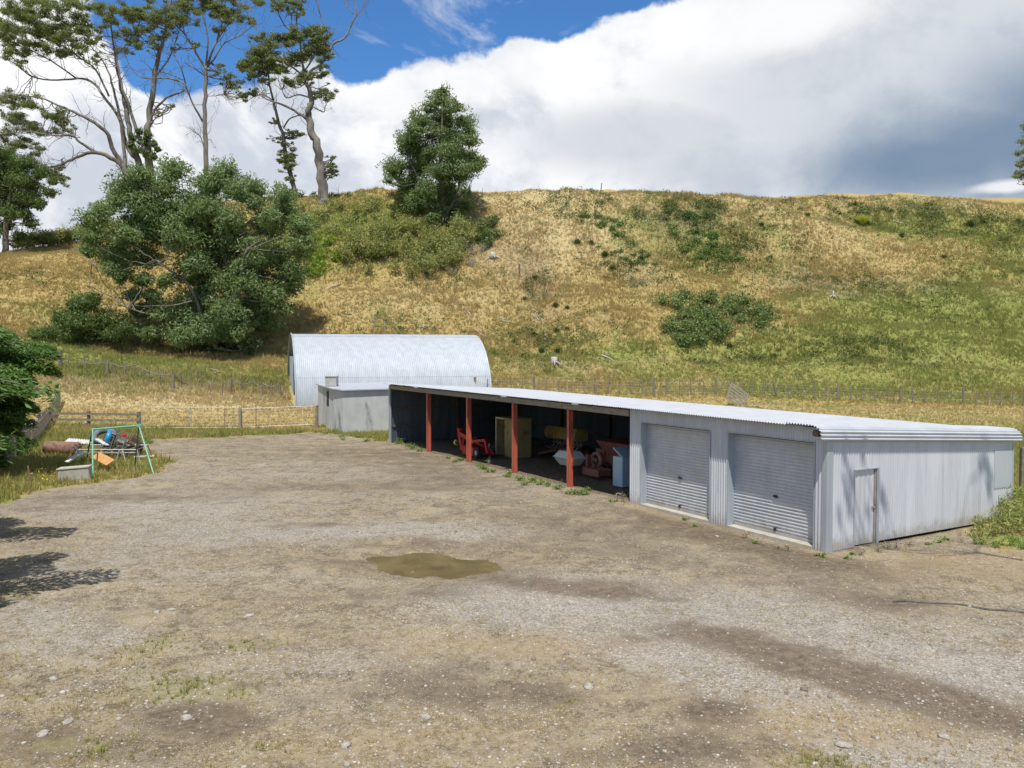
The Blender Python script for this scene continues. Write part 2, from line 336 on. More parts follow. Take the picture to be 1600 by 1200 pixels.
class MB:
    def __init__(s): s.v=[]; s.f=[]
    def add(s,vs,fs):
        b=len(s.v); s.v+= [tuple(map(float,v)) for v in vs]; s.f+=[tuple(i+b for i in f) for f in fs]; return s
    def box(s,c,sx,sy,sz,ax=None,bev=0.0):
        """c centre; ax = 3 axes rows"""
        c=np.array(c,float); A=np.eye(3) if ax is None else np.array(ax,float)
        if bev<=0:
            pts=[(i*sx/2,j*sy/2,k*sz/2) for k in(-1,1) for j in(-1,1) for i in(-1,1)]
            fs=[(0,2,3,1),(4,5,7,6),(0,1,5,4),(2,6,7,3),(0,4,6,2),(1,3,7,5)]
            return s.add([c+np.array(p)@A for p in pts],fs)
        bm=bmesh_box(sx,sy,sz,bev); return s.add([c+np.array(p)@A for p in bm[0]],bm[1])
    def tube(s,pts,rad,n=8,cap=True):
        pts=[np.array(p,float) for p in pts]; m=len(pts)
        if not hasattr(rad,'__len__'): rad=[rad]*m
        vs=[];prev=None
        for i in range(m):
            t=pts[min(i+1,m-1)]-pts[max(i-1,0)]; L=np.linalg.norm(t); t=t/(L if L>1e-9 else 1)
            if prev is None:
                a=np.array([0,0,1.]) if abs(t[2])<.9 else np.array([1.,0,0]); u=np.cross(t,a)
            else: u=prev-t*np.dot(prev,t)
            u=u/(np.linalg.norm(u)+1e-12); prev=u; w=np.cross(t,u)
            for j in range(n):
                an=2*math.pi*j/n; vs.append(pts[i]+rad[i]*(u*math.cos(an)+w*math.sin(an)))
        fs=[(i*n+j,i*n+(j+1)%n,(i+1)*n+(j+1)%n,(i+1)*n+j) for i in range(m-1) for j in range(n)]
        if cap: fs+=[tuple(range(n-1,-1,-1)),tuple(range((m-1)*n,m*n))]
        return s.add(vs,fs)
    def bar(s,a,b,w,h,up=(0,0,1)):
        a=np.array(a,float); b=np.array(b,float); d=b-a; L=np.linalg.norm(d); d/=L
        u=np.array(up,float); x=np.cross(u,d); nn=np.linalg.norm(x)
        if nn<1e-6: x=np.cross(np.array([0,1.,0]),d); nn=np.linalg.norm(x)
        x/=nn; z=np.cross(d,x)
        return s.box((a+b)/2,L,w,h,[d,x,z])
    def prism(s,poly,d):
        """extrude 3d polygon along vector d"""
        n=len(poly); d=np.array(d,float); vs=[np.array(p,float) for p in poly]; vs+= [p+d for p in vs]
        return s.add(vs,[tuple(range(n-1,-1,-1)),tuple(range(n,2*n))]+[(i,(i+1)%n,n+(i+1)%n,n+i) for i in range(n)])
    def torus(s,c,Rr,r,axis,n=24,m=10):
        axis=np.array(axis,float); axis/=np.linalg.norm(axis); a=np.array([0,0,1.]) if abs(axis[2])<.9 else np.array([1.,0,0])
        u=np.cross(axis,a); u/=np.linalg.norm(u); w=np.cross(axis,u); vs=[]
        for i in range(n):
            th=2*math.pi*i/n; e=u*math.cos(th)+w*math.sin(th)
            for j in range(m):
                ph=2*math.pi*j/m; vs.append(np.array(c)+e*(Rr+r*math.cos(ph))+axis*r*1.15*math.sin(ph))
        return s.add(vs,[(i*m+j,((i+1)%n)*m+j,((i+1)%n)*m+(j+1)%m,i*m+(j+1)%m) for i in range(n) for j in range(m)])
    def cyl(s,a,b,r,n=20): return s.tube([a,b],r,n)
    def obj(s,name,mat,parent=None,smooth=False,loc=None):
        o0=rootloc(parent,loc); me=bpy.data.meshes.new(name)
        me.from_pydata([tuple(np.array(v)-o0) for v in s.v],[],s.f); me.update()
        o=finish(name,me,mat,parent,smooth)
        if parent is None: o.location=tuple(float(v) for v in o0); LOC[o]=o0
        return o
def bmesh_box(sx,sy,sz,b):
    import bmesh
    bm=bmesh.new(); bmesh.ops.create_cube(bm,size=1)
    for v in bm.verts: v.co=Vector((v.co.x*sx,v.co.y*sy,v.co.z*sz))
    bmesh.ops.bevel(bm,geom=bm.edges[:],offset=b,segments=2,affect='EDGES')
    bm.verts.index_update(); r=([tuple(v.co) for v in bm.verts],[tuple(v.index for v in f.verts) for f in bm.faces]); bm.free(); return r
# ---------------------------------------------------------------- leaves
def unit(v): return v/(np.linalg.norm(v,axis=-1,keepdims=True)+1e-9)
def leaf_quads(C,D,Nn,L,W):
    """C centres, D direction along the leaf, Nn normal-ish; returns verts, faces: a rhombus-like leaf"""
    D=unit(D); S=unit(np.cross(D,Nn)); L=np.asarray(L)[:,None]; W=np.asarray(W)[:,None]
    v0=C-D*L*.5; v1=C+S*W*.5-D*L*.05; v2=C+D*L*.5; v3=C-S*W*.5-D*L*.05
    V=np.stack([v0,v1,v2,v3],1).reshape(-1,3)
    Fc=np.arange(len(C)*4).reshape(-1,4)
    return V,Fc
def clump_leaves(c,r,n,L,W,rng,hang=.4,shell=.55,lump=.25):
    """leaf-sized faces through a lumpy ellipsoid"""
    r=np.array(r,float)*np.ones(3)
    d=unit(rng.normal(size=(n,3)))
    rad=rng.random(n)**shell*.5+.5*rng.random(n)**.33
    # lumpy outline from a few random directions
    k=unit(rng.normal(size=(9,3))); lob=(np.maximum(0,d@k.T)**6).max(1)
    rad=rad*(1-lump+lump*1.6*lob)
    low=d[:,2]<-.25; rad=np.where(low,rad*.72,rad)
    C=np.array(c)+d*rad[:,None]*r
    D=unit(d*.5+rng.normal(size=(n,3))*.8+np.array([0,0,-hang]))
    Nn=unit(d+rng.normal(size=(n,3))*.7+np.array([0,0,.35]))
    Ls=L*(.45+1.1*rng.random(n)**1.3); Ws=W*(.6+.8*rng.random(n))
    return leaf_quads(C,D,Nn,Ls,Ws)
def cat(parts):
    V=[];Fc=[];b=0
    for v,f in parts:
        V.append(v); Fc.append(f+b); b+=len(v)
    return np.concatenate(V),np.concatenate(Fc)
def smooth_path(pts,sub=3,jit=0.0,rng=None):
    pts=np.array(pts,float); n=len(pts); out=[]
    for i in range(n-1):
        p0=pts[max(i-1,0)];p1=pts[i];p2=pts[i+1];p3=pts[min(i+2,n-1)]
        for k in range(sub):
            t=k/sub
            q=.5*((2*p1)+(-p0+p2)*t+(2*p0-5*p1+4*p2-p3)*t*t+(-p0+3*p1-3*p2+p3)*t**3)
            if jit and (i or k): q=q+rng.normal(size=3)*jit
            out.append(q)
    out.append(pts[-1]); return np.array(out)
def tree(name,label,catg,base,limbs,clumps,lm,bm,L,W,dens,seed,twigs=2,group=None,hang=.4,lump=.25,twr=.05,bare=0,shell=.55):
    """limbs: list of (pts3d, r0, r1); clumps: (c3d, r). Each clump is reached by a branch."""
    rng=np.random.default_rng(seed); root=thing(name,base,label,catg,group)
    mb=MB(); sk=[];skr=[]
    for pts,r0,r1 in limbs:
        s=smooth_path(pts,4,.0 if r0<.05 else r0*.12,rng); rr=np.linspace(r0,r1,len(s)); mb.tube(s,rr,7 if r0<.2 else 9); sk.append(s); skr.append(rr)
    tw=MB()
    S=np.concatenate(sk); SR=np.concatenate(skr)
    parts=[]
    for c,r in clumps:
        c=np.array(c,float); rr=np.array(r)*np.ones(3)
        vol=rr.mean()
        n=max(20,int(dens*vol*vol)); parts.append(clump_leaves(c,rr,n,L,W,rng,hang,shell,lump))
        if twigs:
            # join to the skeleton from a lower, inner point
            dd=np.linalg.norm(S-c,axis=1)+np.maximum(0,S[:,2]-c[2])*1.6; i=int(np.argmin(dd)); a=S[i]
            mid=(a+c)/2+rng.normal(size=3)*.08*np.linalg.norm(c-a)+np.array([0,0,-.1*np.linalg.norm(c-a)])
            r0=min(max(SR[i]*.5,twr),twr*2.2); s=smooth_path([a,mid,c-np.array([0,0,rr[2]*.3])],4,.02*np.linalg.norm(c-a),rng)
            tw.tube(s,np.linspace(r0,r0*.4,len(s)),5,False)
            for k in range(twigs):
                e=c+unit(rng.normal(size=3)+np.array([0,0,.4]))*rr*.8; m2=s[-3]
                s2=smooth_path([m2,(m2+e)/2+rng.normal(size=3)*.1*vol,e],3,0,rng); tw.tube(s2,np.linspace(r0*.45,r0*.12,len(s2)),4,False)
    # bare fine branches off the limbs
    for k in range(bare):
        j=rng.integers(len(sk)); s=sk[j]; i=rng.integers(len(s)//3,len(s)); a=s[i]; t=s[min(i+1,len(s)-1)]-s[max(i-1,0)]
        d=unit(unit(t)*.7+rng.normal(size=3)*.6+np.array([0,0,.25])); ln=rng.uniform(1.0,3.2)
        e=a+d*ln; mid=(a+e)/2+rng.normal(size=3)*.15*ln
        s2=smooth_path([a,mid,e],3,.03,rng); r0=min(max(.02,skr[j][i]*.35),.05); tw.tube(s2,np.linspace(r0,.012,len(s2)),4,False)
        for q in range(3):
            a2=s2[rng.integers(2,len(s2))]; e2=a2+unit(d+rng.normal(size=3)*.8)*ln*.45; tw.tube([a2,(a2+e2)/2+rng.normal(size=3)*.05,e2],[.016,.012,.008],4,False)
    mb.obj('trunk',bm,root,True)
    if tw.v: tw.obj('branches',bm,root,True)
    V,Fc=cat(parts); npmesh('crown',V,Fc,lm,root)
    return root
# ================================================================ LONG SHED
O0=G(1290,863); UD=np.array([-.5,.8660254]); WD=np.array([.8660254,.5])
def Wp(t,s,z): return np.array([O0[0]+UD[0]*t+WD[0]*s,O0[1]+UD[1]*t+WD[1]*s,z])
U3=np.array([*UD,0]); W3=np.array([*WD,0]); Z3=np.array([0,0,1.])
def ts(p): r=np.array(p[:2])-O0[:2]; return float(r@UD),float(r@WD)
TL=30.25; DEP=8.5
zf=lambda t:3.27+.0045*t
zr=lambda t:2.77+.0045*t
def zroof(t,s): return zf(t)+(zr(t)-zf(t))*(s+.35)/(DEP+.5)
def corr(o,A,B,Nr,L,lo,hi,pitch=.1016,amp=.020,per=6,phase=0.):
    """corrugated sheet: waves along A, straight along B; lo(x)/hi(x) give its edges"""
    m=max(2,int(L/pitch*per)+1); x=np.linspace(0,L,m)
    w=amp*np.sin(2*math.pi*x/pitch+phase)
    f=lambda g:(np.array([g(v) for v in x]) if callable(g) else np.full(m,float(g)))
    a=np.array(o)+x[:,None]*A+w[:,None]*Nr
    V=np.concatenate([a+f(lo)[:,None]*B,a+f(hi)[:,None]*B]); i=np.arange(m-1)
    return V,np.stack([i,i+1,m+i+1,m+i],1)
shed=thing('farm_shed',Wp(15,4,0),'long low galvanised lean-to shed with an open bay front and two roller doors','shed')
def wall(name,parts,mat=M_WALL): V,Fc=cat(parts); return npmesh(name,V,Fc,mat,shed,True)
T1a,T1b,T2a,T2b,TC=.39,3.51,4.28,7.56,8.17; ZO=2.82; RC=.27
NF=-W3; NS=-U3
front=[]
for a,b,lo in ((.0,T1a,-.1),(T1a,T1b,ZO),(T1b,T2a,-.1),(T2a,T2b,ZO),(T2b,TC,-.1)):
    front.append(corr(Wp(a,0,0),U3,Z3,NF,b-a,lo,lambda x,a=a:zroof(a+x,0)-.03,phase=2*math.pi*a/.1016))
wall('front_wall',front)
# side wall with a door opening
S1,S2=1.08,2.03
side=[]
def sidetop(s): return lambda x,s=s:zroof(0,s+x)-.05
for a,b,lo in ((0,S1,.0),(S1,S2,2.05),(S2,DEP,.06)):
    side.append(corr(Wp(0,a,0),W3,Z3,NS,b-a,lo,sidetop(a),phase=2*math.pi*a/.1016))
wall('side_wall',side)
wall('rear_wall',[corr(Wp(0,DEP,0),U3,Z3,W3,TL,-.1,lambda x:zroof(x,DEP)-.03)],M_OLDGALV_SHADED)
wall('end_wall',[corr(Wp(TL,0,0),W3,Z3,U3,DEP,-.1,lambda x:zroof(TL,x)-.03)],M_OLDGALV_SHADED)
wall('partition_wall',[corr(Wp(TC,0.02,0),W3,Z3,U3,DEP,-.1,lambda x:zroof(TC,x)-.03)],M_OLDGALV_SHADED)
# roof: waves run across the shed, ribs front to back, a few sheet laps
rv=[]
L=TL+.25-.5; x=np.linspace(.5,TL+.25,int(L/.1016*8)+1); w=.014*np.sin(2*math.pi*x/.1016)
rng=np.random.default_rng(3)
edge=-.36+.0*x
sheet=np.floor(x/.76).astype(int); jit=rng.normal(size=sheet.max()+2)*.012; edge=edge+jit[sheet]*(x>8)*1.6+jit[sheet]*.3
rows=[edge,np.full_like(x,4.1)]
Vr=[]
for s_ in rows: Vr.append(np.stack([O0[0]+UD[0]*x+WD[0]*s_,O0[1]+UD[1]*x+WD[1]*s_,zf(x)+(zr(x)-zf(x))*(s_+.35)/(DEP+.5)+w],1))
m_=len(x); i=np.arange(m_-1); r1=(np.concatenate(Vr),np.stack([i,i+1,m_+i+1,m_+i],1))
rows=[np.full_like(x,4.0),np.full_like(x,DEP+.25)]; Vr=[]
for s_ in rows: Vr.append(np.stack([O0[0]+UD[0]*x+WD[0]*s_,O0[1]+UD[1]*x+WD[1]*s_,zf(x)+(zr(x)-zf(x))*(s_+.35)/(DEP+.5)+w-.012],1))
r2=(np.concatenate(Vr),r1[1]); V,Fc=cat([r1,r2]); npmesh('roof',V,Fc,M_ROOF,shed,True)
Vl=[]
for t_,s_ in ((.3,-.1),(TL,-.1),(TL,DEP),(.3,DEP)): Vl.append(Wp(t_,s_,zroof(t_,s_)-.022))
npmesh('roof_shade_sheet',np.array(Vl),np.array([[0,1,2,3]]),M_ROOFSHADE,shed)  # added dark sheet that stands in for shade under the roof
# rolled verge along the near end: ribs run front to back
prof=[]; Rv=.20
for k in np.linspace(1.05,.22,60): prof.append((k,.035))
for a in np.linspace(0,math.pi/2*1.0,34): prof.append((.22-Rv*1.5*math.sin(a)-.04*math.sin(a),.035-Rv*(1-math.cos(a))))
for k in np.linspace(0,.17,22): prof.append((prof[93][0]-k*.12,.035-Rv-k))
prof=np.array(prof); dl=np.concatenate([[0],np.cumsum(np.linalg.norm(np.diff(prof,axis=0),axis=1))])
tn=np.gradient(prof,axis=0); tn/=np.linalg.norm(tn,axis=1)[:,None]; nn=np.stack([tn[:,1],-tn[:,0]],1)*-1
pr=prof+nn*(.022*np.sin(2*math.pi*dl/.095))[:,None]
Vv=[]
for s_,sh in ((-.40,0),(DEP+.27,0)):
    for (t_,z_) in pr: Vv.append(Wp(t_,s_,zroof(0,s_)+z_+.012))
k=len(pr); i=np.arange(k-1); npmesh('verge_roll',np.array(Vv),np.stack([i,i+1,k+i+1,k+i],1),M_ROOF,shed,True)
# eaves beam, rafters, purlins
mb=MB(); mb.bar(Wp(TC+.02,-.04,zf(TC)-.20),Wp(TL,-.04,zf(TL)-.20),.07,.22); mb.obj('eaves_beam',M_TIMBER,shed)
mb=MB(); mb.bar(Wp(0.1,DEP-.06,zr(0)-.15),Wp(TL,DEP-.06,zr(TL)-.15),.07,.18)
for s_ in (1.2,2.5,3.9,5.3,6.8): mb.bar(Wp(.05,s_,zroof(0,s_)-.075),Wp(TL,s_,zroof(TL,s_)-.075),.05,.1)
mb.obj('purlins',M_DARKWOOD,shed)
POSTS=[12.04,16.28,20.6,25.2]
for t in POSTS+[TL-.1]:
    MB().bar(Wp(t,0.05,zroof(t,0)-.2),Wp(t,DEP-.05,zroof(t,DEP)-.2),.08,.16).obj('rafter',M_DARKWOOD,shed)
for t in POSTS:
    p=MB(); h=zf(t)-.12; c=Wp(t,.12,h/2-.1)
    ax=[U3,W3,Z3]
    p.box(c-W3*.095,.14,.012,h+.2,ax); p.box(c+W3*.095,.14,.012,h+.2,ax); p.box(c,.012,.178,h+.2,ax)
    p.obj('post',M_RED,shed)
for t in POSTS+[8.9]:
    MB().box(Wp(t,DEP-.12,1.35),.16,.16,2.9,[U3,W3,Z3]).obj('rear_post',M_DARKWOOD,shed)
MB().box(Wp(TL-.14,4.26,1.4),.16,.16,3.1,[U3,W3,Z3]).obj('end_post',M_DARKWOOD,shed)
g=MB()
for z in (.95,1.95): g.bar(Wp(TL-.06,.1,z),Wp(TL-.06,DEP-.1,z),.05,.1)
for z in (.75,1.75): g.bar(Wp(TC+.1,DEP-.06,z),Wp(TL-.1,DEP-.06,z+.12),.05,.1)
g.obj('wall_rails',M_DARKWOOD,shed)
MB().box(Wp(TL-.02,-.03,1.6),.16,.10,3.3,[U3,W3,Z3]).obj('end_flashing',M_FLASH,shed)
# small lamp brackets / bent flashings along the eave
for t in (8.9+2.0,16.28,25.6):
    MB().box(Wp(t,-.42,zf(t)-.03),.28,.14,.06,[U3,W3,Z3]).obj('eave_bracket',M_FLASH,shed)
for (a,b) in ((T1a,T1b),(T2a,T2b)):
    j=MB()
    j.box(Wp(b+.012,RC/2+.0,ZO/2-.05),.03,RC+.05,ZO+.1,[U3,W3,Z3]); j.box(Wp(a-.012,RC/2,ZO/2-.05),.03,RC+.05,ZO+.1,[U3,W3,Z3])
    j.box(Wp((a+b)/2,RC/2,ZO+.018),b-a+.03,RC+.05,.03,[U3,W3,Z3])
    j.obj('door_surround',M_FLASH,shed)
    MB().box(Wp((a+b)/2,.18,-.02),b-a-.04,.5,.2,[U3,W3,Z3]).obj('concrete_sill',M_CONCP,shed)
    # roller curtain, ribs horizontal
    z=np.linspace(.16,ZO-.05,int((ZO-.2)/.095*8)); ph=(z/.095)%1.0
    off=.016*np.where(ph<.62,np.sin(ph/.62*math.pi),-.25*np.sin((ph-.62)/.38*math.pi))
    c1=np.array([Wp(a,RC-.02-o_,zz) for zz,o_ in zip(z,off)]); c2=np.array([Wp(b,RC-.02-o_,zz) for zz,o_ in zip(z,off)])
    q=len(z); i=np.arange(q-1)
    d=npmesh('roller_door',np.concatenate([c1,c2]),np.stack([i,i+1,q+i+1,q+i],1),M_DOOR,shed,True)
    MB().box(Wp((a+b)/2,RC-.02,.12),b-a-.06,.05,.10,[U3,W3,Z3],.008).obj('bottom_rail',M_DOOR,d)
    hm=(a+b)/2-.05
    MB().box(Wp(hm,RC-.06,1.16),.16,.03,.07,[U3,W3,Z3],.008).obj('handle',M_BLACK,d)
    MB().box(Wp(hm,RC-.06,.24),.10,.03,.08,[U3,W3,Z3],.008).obj('lift_handle',M_BLACK,d)
# narrow guide channels
# personnel door in the side wall
V,Fc=corr(Wp(.055,S1+.03,0),W3,Z3,NS,S2-S1-.1,.03,2.03,.19,.008); sd=npmesh('side_door',V,Fc,M_WALL,shed,True)
MB().box(Wp(.02,S2-.12,1.0),.03,.10,.05,[U3,W3,Z3],.006).obj('handle',M_STEEL,sd)
fr=MB(); fr.box(Wp(.03,S1+.01,1.03),.09,.03,2.08,[U3,W3,Z3]); fr.box(Wp(.03,(S1+S2)/2,2.065),.09,S2-S1+.02,.03,[U3,W3,Z3])
fr.obj('door_frame',M_FLASH,shed)
fr=MB(); fr.box(Wp(.05,S2-.035,1.02),.06,.06,2.06,[U3,W3,Z3]); fr.obj('door_jamb',M_TIMBER,shed)
MB().box(Wp(-.008,S2+.03,1.03),.05,.05,2.07,[U3,W3,Z3]).obj('door_trim',M_FLASH,shed)
zc=zroof(0,0)-.12
MB().box(Wp(-.017,.10,zc/2-.03),.012,.24,zc+.1,[U3,W3,Z3]).box(Wp(.055,-.017,zc/2-.03),.13,.012,zc+.1,[U3,W3,Z3]).obj('corner_flashing',M_FLASH,shed)
MB().box(Wp(-.016,8.0,1.62),.012,.96,1.15,[U3,W3,Z3]).obj('flat_panel',M_PATCH,shed)
MB().box(Wp(-.012,8.5,1.2),.05,.05,2.3,[U3,W3,Z3]).obj('rear_corner_flashing',M_FLASH,shed)
MB().box(Wp(.12,-.22,zf(0)-.17),.22,.20,.16,[U3,W3,Z3],.03).obj('eave_end_block',M_DARKWOOD,shed)
# ================================================================ SHED CONTENTS
AX=[U3,W3,Z3]
def tsz(px,py,z=0.): return ts(G(px,py,z))
# red mower / mounted implement
t0,s0=ts(G(728,714)); s0+=.2
def W2(dt,ds,z,t=None,s=None): return Wp((t0 if t is None else t)+dt-.3,(s0 if s is None else s)+ds,z)
im=thing('farm_implement',Wp(t0,s0,0),'bright red tractor implement parked between the first two red posts','implement')
f=MB(); f.bar(W2(1.1,0,.25),W2(1.45,0,1.25),.12,.22); f.bar(W2(1.3,.1,1.25),W2(1.75,.1,1.28),.14,.08); f.bar(W2(1.25,0,1.05),W2(-.2,0,.78),.1,.2)
f.bar(W2(1.0,0,.2),W2(1.0,.0,.95),.08,.08); f.bar(W2(-.2,0,.82),W2(-1.15,.1,.95),.1,.12); f.bar(W2(-1.15,.1,.95),W2(-1.45,.1,.35),.1,.12)
f.bar(W2(1.1,.5,.25),W2(-1.3,.5,.3),.08,.1); f.bar(W2(.9,-.1,.9),W2(.4,.5,.9),.06,.06); f.bar(W2(-.3,0,.8),W2(-.9,.6,.4),.07,.1)
f.obj('frame',M_REDPAINT,im)
MB().box(W2(.35,-.05,.3),1.25,.06,.42,AX,.01).box(W2(.35,.5,.42),1.3,1.0,.1,AX,.01).obj('deck',M_REDPAINT,im)
for ds in (-.1,.75):
    c=W2(-.65,ds,.3); w_=MB().torus(c,.22,.075,W3,20,8).obj('wheel',M_BLACK,im,True); MB().cyl(c-W3*.05,c+W3*.05,.13,14).obj('rim',M_STEEL,w_)
MB().tube([W2(1.95,.1,.55),W2(1.65,.1,.6),W2(1.2,.2,.6)],[.14,.11,.06],10).obj('drive_shaft',M_BLACK,im,True)
MB().cyl(W2(2.0,.1,.55),W2(1.86,.1,.56),.15,12).obj('shaft_guard',M_YB,im)
c=W2(-1.3,.2,.5); MB().cyl(c,c+np.array([.05,0,.3]),.03,8).obj('hydraulic_hose',M_STEEL,im)
# ply cabinet
ta,sa=tsz(776,711)
cb=thing('timber_cabinet',Wp(ta,sa,0),'open-fronted plywood cabinet with pale timber frame at the back of the shed','cabinet')
def Wc(dt,ds,z): return Wp(ta+dt,sa+ds,z)
b=MB(); b.box(Wc(-.85,1.0,.97),1.7,.03,1.9,AX); b.box(Wc(0,.5,.97),.03,1.0,1.9,AX); b.box(Wc(-1.7,.5,.97),.03,1.0,1.9,AX); b.box(Wc(-.85,.5,1.93),1.75,1.03,.03,AX); b.box(Wc(-.85,.5,.1),1.66,.94,.03,AX); b.box(Wc(-1.25,.01,.97),.85,.03,1.88,AX)
b.obj('carcass',M_PLY,cb)
b=MB(); b.box(Wc(0,-.02,.97),.09,.05,1.95,AX); b.box(Wc(-.45,-.02,1.9),.82,.05,.09,AX); b.obj('face_frame',wear('pale_pine',(.50,.40,.24),(.58,.48,.30),.8,0,4),cb)
# yellow seed drill
ty,sy=19.4,4.9
ys=thing('seed_drill',Wp(ty,sy,0),'yellow long-box farm machine with tines under it, behind the third red post','implement')
def Wy(dt,ds,z): return Wp(ty+dt*.82+.3,sy+ds,z*.84)
prf=[(-.33,.0),(-.38,.12),(-.38,.45),(-.28,.62),(.28,.62),(.38,.45),(.38,.12),(.33,0)]
MB().prism([Wy(-1.9,a,1.12+b_) for a,b_ in prf],U3*2.7).obj('hopper',M_YEL,ys)
MB().box(Wy(-.25,0,1.775),2.6,.5,.05,AX,.01).obj('lid',M_YEL,ys)
b=MB()
for k in range(9):
    dt=-1.7+k*.36; b.tube([Wy(dt,0,1.12),Wy(dt,.15,.75),Wy(dt,-.1,.45),Wy(dt,-.02,.15)],.025,6)
b.obj('tines',M_STEEL,ys,True)
b=MB(); b.bar(Wy(-1.9,.1,.8),Wy(1.4,.1,.8),.1,.1); b.bar(Wy(-1.9,-.3,.55),Wy(1.4,-.3,.55),.08,.08); b.bar(Wy(-.2,-.1,.7),Wy(-.2,-1.6,.35),.08,.08); b.bar(Wy(-.9,-.1,.7),Wy(-.2,-1.6,.35),.08,.08); b.obj('frame',M_RUST,ys)
for dt in (-2.1,1.6):
    c=Wy(dt,.1,.42); w_=MB().torus(c,.33,.1,U3,22,8).obj('wheel',M_BLACK,ys,True); MB().cyl(c-U3*.05,c+U3*.05,.2,14).obj('rim',M_MAROON,w_)
c=Wp(18.2,4.25,1.0); MB().box(c,.12,.03,.26,AX,.005).obj('marker_plate',wear('pink_plate',(.55,.18,.17),(.6,.25,.22)),ys)
# cream hexagonal spreader
th,sh=14.7,1.9
sp=thing('fertiliser_box',Wp(th,sh,0),'cream six-sided spreader box on a stand beside the fourth red post','spreader')
def Wh(dt,ds,z): return Wp(th+dt,sh+ds,z)
def hexbox(a,b_,z0,z1,aa,bb,dp):
    """tapered box: bottom half width a, top half width b_"""
    m=MB(); vs=[]
    for (hw,hd,z) in ((a,aa,z0),(b_,bb,z1)):
        for i_,j_ in ((-1,-1),(1,-1),(1,1),(-1,1)): vs.append(Wh(i_*hw,j_*hd,z))
    m.add(vs,[(3,2,1,0),(4,5,6,7),(0,1,5,4),(1,2,6,5),(2,3,7,6),(3,0,4,7)]); return m
hexbox(.38,.62,.42,.74,.25,.42,0).obj('lower_hopper',M_CREAM,sp)
hexbox(.62,.42,.755,1.02,.42,.26,0).obj('upper_cover',M_CREAM,sp)
MB().box(Wh(0,0,.748),1.3,.88,.02,AX).obj('rim_flange',M_CREAM,sp)
for k in range(6): MB().box(Wh(-.5+.2*k,-.44,.72),.03,.02,.03,AX).obj('bolt',M_BLACK,sp)
for i_,j_ in ((-1,-1),(1,-1),(1,1),(-1,1)): MB().bar(Wh(i_*.3,j_*.2,.42),Wh(i_*.34,j_*.24,0),.04,.04).obj('leg',M_BLACK,sp)
# red low frame
rf=thing('steel_trolley',Wp(13.4,2.1,0),'low dull red steel trolley on the floor right of the cream box','trolley')
b=MB(); b.box(Wp(13.3,2.0,.28),1.1,.06,.3,AX); b.box(Wp(13.3,2.6,.28),1.1,.06,.3,AX); b.box(Wp(12.75,2.3,.28),.06,.62,.2,AX); b.obj('frame_rails',M_MAROON,rf)
b=MB(); b.bar(Wp(13.8,2.2,.3),Wp(13.75,2.2,.95),.16,.16); b.obj('gear_head',M_MAROON,rf)
# faded red hopper machine
tm,sm=13.9,3.7
mm=thing('hopper_trailer',Wp(tm,sm,0),'faded maroon hopper machine with a round flywheel housing, next to the partition wall','farm machine')
def Wm(dt,ds,z): return Wp(tm+dt,sm+ds,z)
vs=[]
for hw,hd,z in ((.75,.45,.85),(1.15,.7,1.45)):
    for i_,j_ in ((-1,-1),(1,-1),(1,1),(-1,1)): vs.append(Wm(-.7+i_*hw,j_*hd,z))
MB().add(vs,[(3,2,1,0),(0,1,5,4),(1,2,6,5),(2,3,7,6),(3,0,4,7),(4,5,6,7)]).obj('hopper',M_MAROON,mm)
MB().box(Wm(-.7,0,.62),1.6,1.0,.45,AX,.02).obj('body',M_MAROON,mm)
hs=MB(); hs.torus(Wm(.35,-.72,.6),.30,.08,W3,24,8).obj('flywheel_housing',wear('faded_pink_paint',(.42,.20,.17),(.50,.27,.23),.6,0,4),mm,True)
MB().cyl(Wm(.35,-.76,.6),Wm(.35,-.5,.6),.08,12).obj('flywheel',M_STEEL,mm)
MB().box(Wm(.35,-.5,.6),.62,.1,.95,AX,.02).obj('gear_case',M_MAROON,mm)
MB().bar(Wm(.5,-.7,.62),Wm(1.9,-.9,.58),.07,.07).obj('drawbar',wear('dull_yellow_bar',(.36,.36,.10),(.42,.42,.14)),mm)
for dt in (-1.3,-.2):
    MB().torus(Wm(dt,-.6,.3),.2,.08,W3,18,8).obj('wheel',M_BLACK,mm,True)
# old freezer
tf,sf=ts(G(973,764))
sf+=.25; tf+=.55
fz=thing('chest_freezer',Wp(tf,sf,0),'pale blue-white upright box freezer with its lid ajar beside the corrugated pier','freezer')
MB().box(Wp(tf-.1,sf+.15,.6),.62,.62,1.15,AX,.02).obj('cabinet',M_BLUEW,fz)
MB().box(Wp(tf-.02,sf+.22,1.33),.66,.68,.06,[unit(U3+Z3*.55),W3,unit(Z3-U3*.55)],.015).obj('lid',M_BLUEW,fz)
for k,(t_,s_,lb) in enumerate(((16.6,4.4,'black tyre lying under the yellow machine'),(15.9,5.0,'black tyre leaning behind the cream spreader box'))):
    c=Wp(t_,s_,.32); q=MB().torus(c,.3,.1,unit(np.array([.3,-.7,.5])) if k else unit(np.array([.5,-.6,.2])),22,8).obj('tyre',M_BLACK,None,True,c); props(q,lb,'tyre','tyres in the open bay')
q=MB().bar(Wp(15.6,3.4,.15),Wp(11.5,3.0,.45),.08,.05).obj('timber_plank',M_TIMBER,loc=Wp(13.5,3.2,.3)); props(q,'loose plank lying across the earth floor behind the freezer','plank')
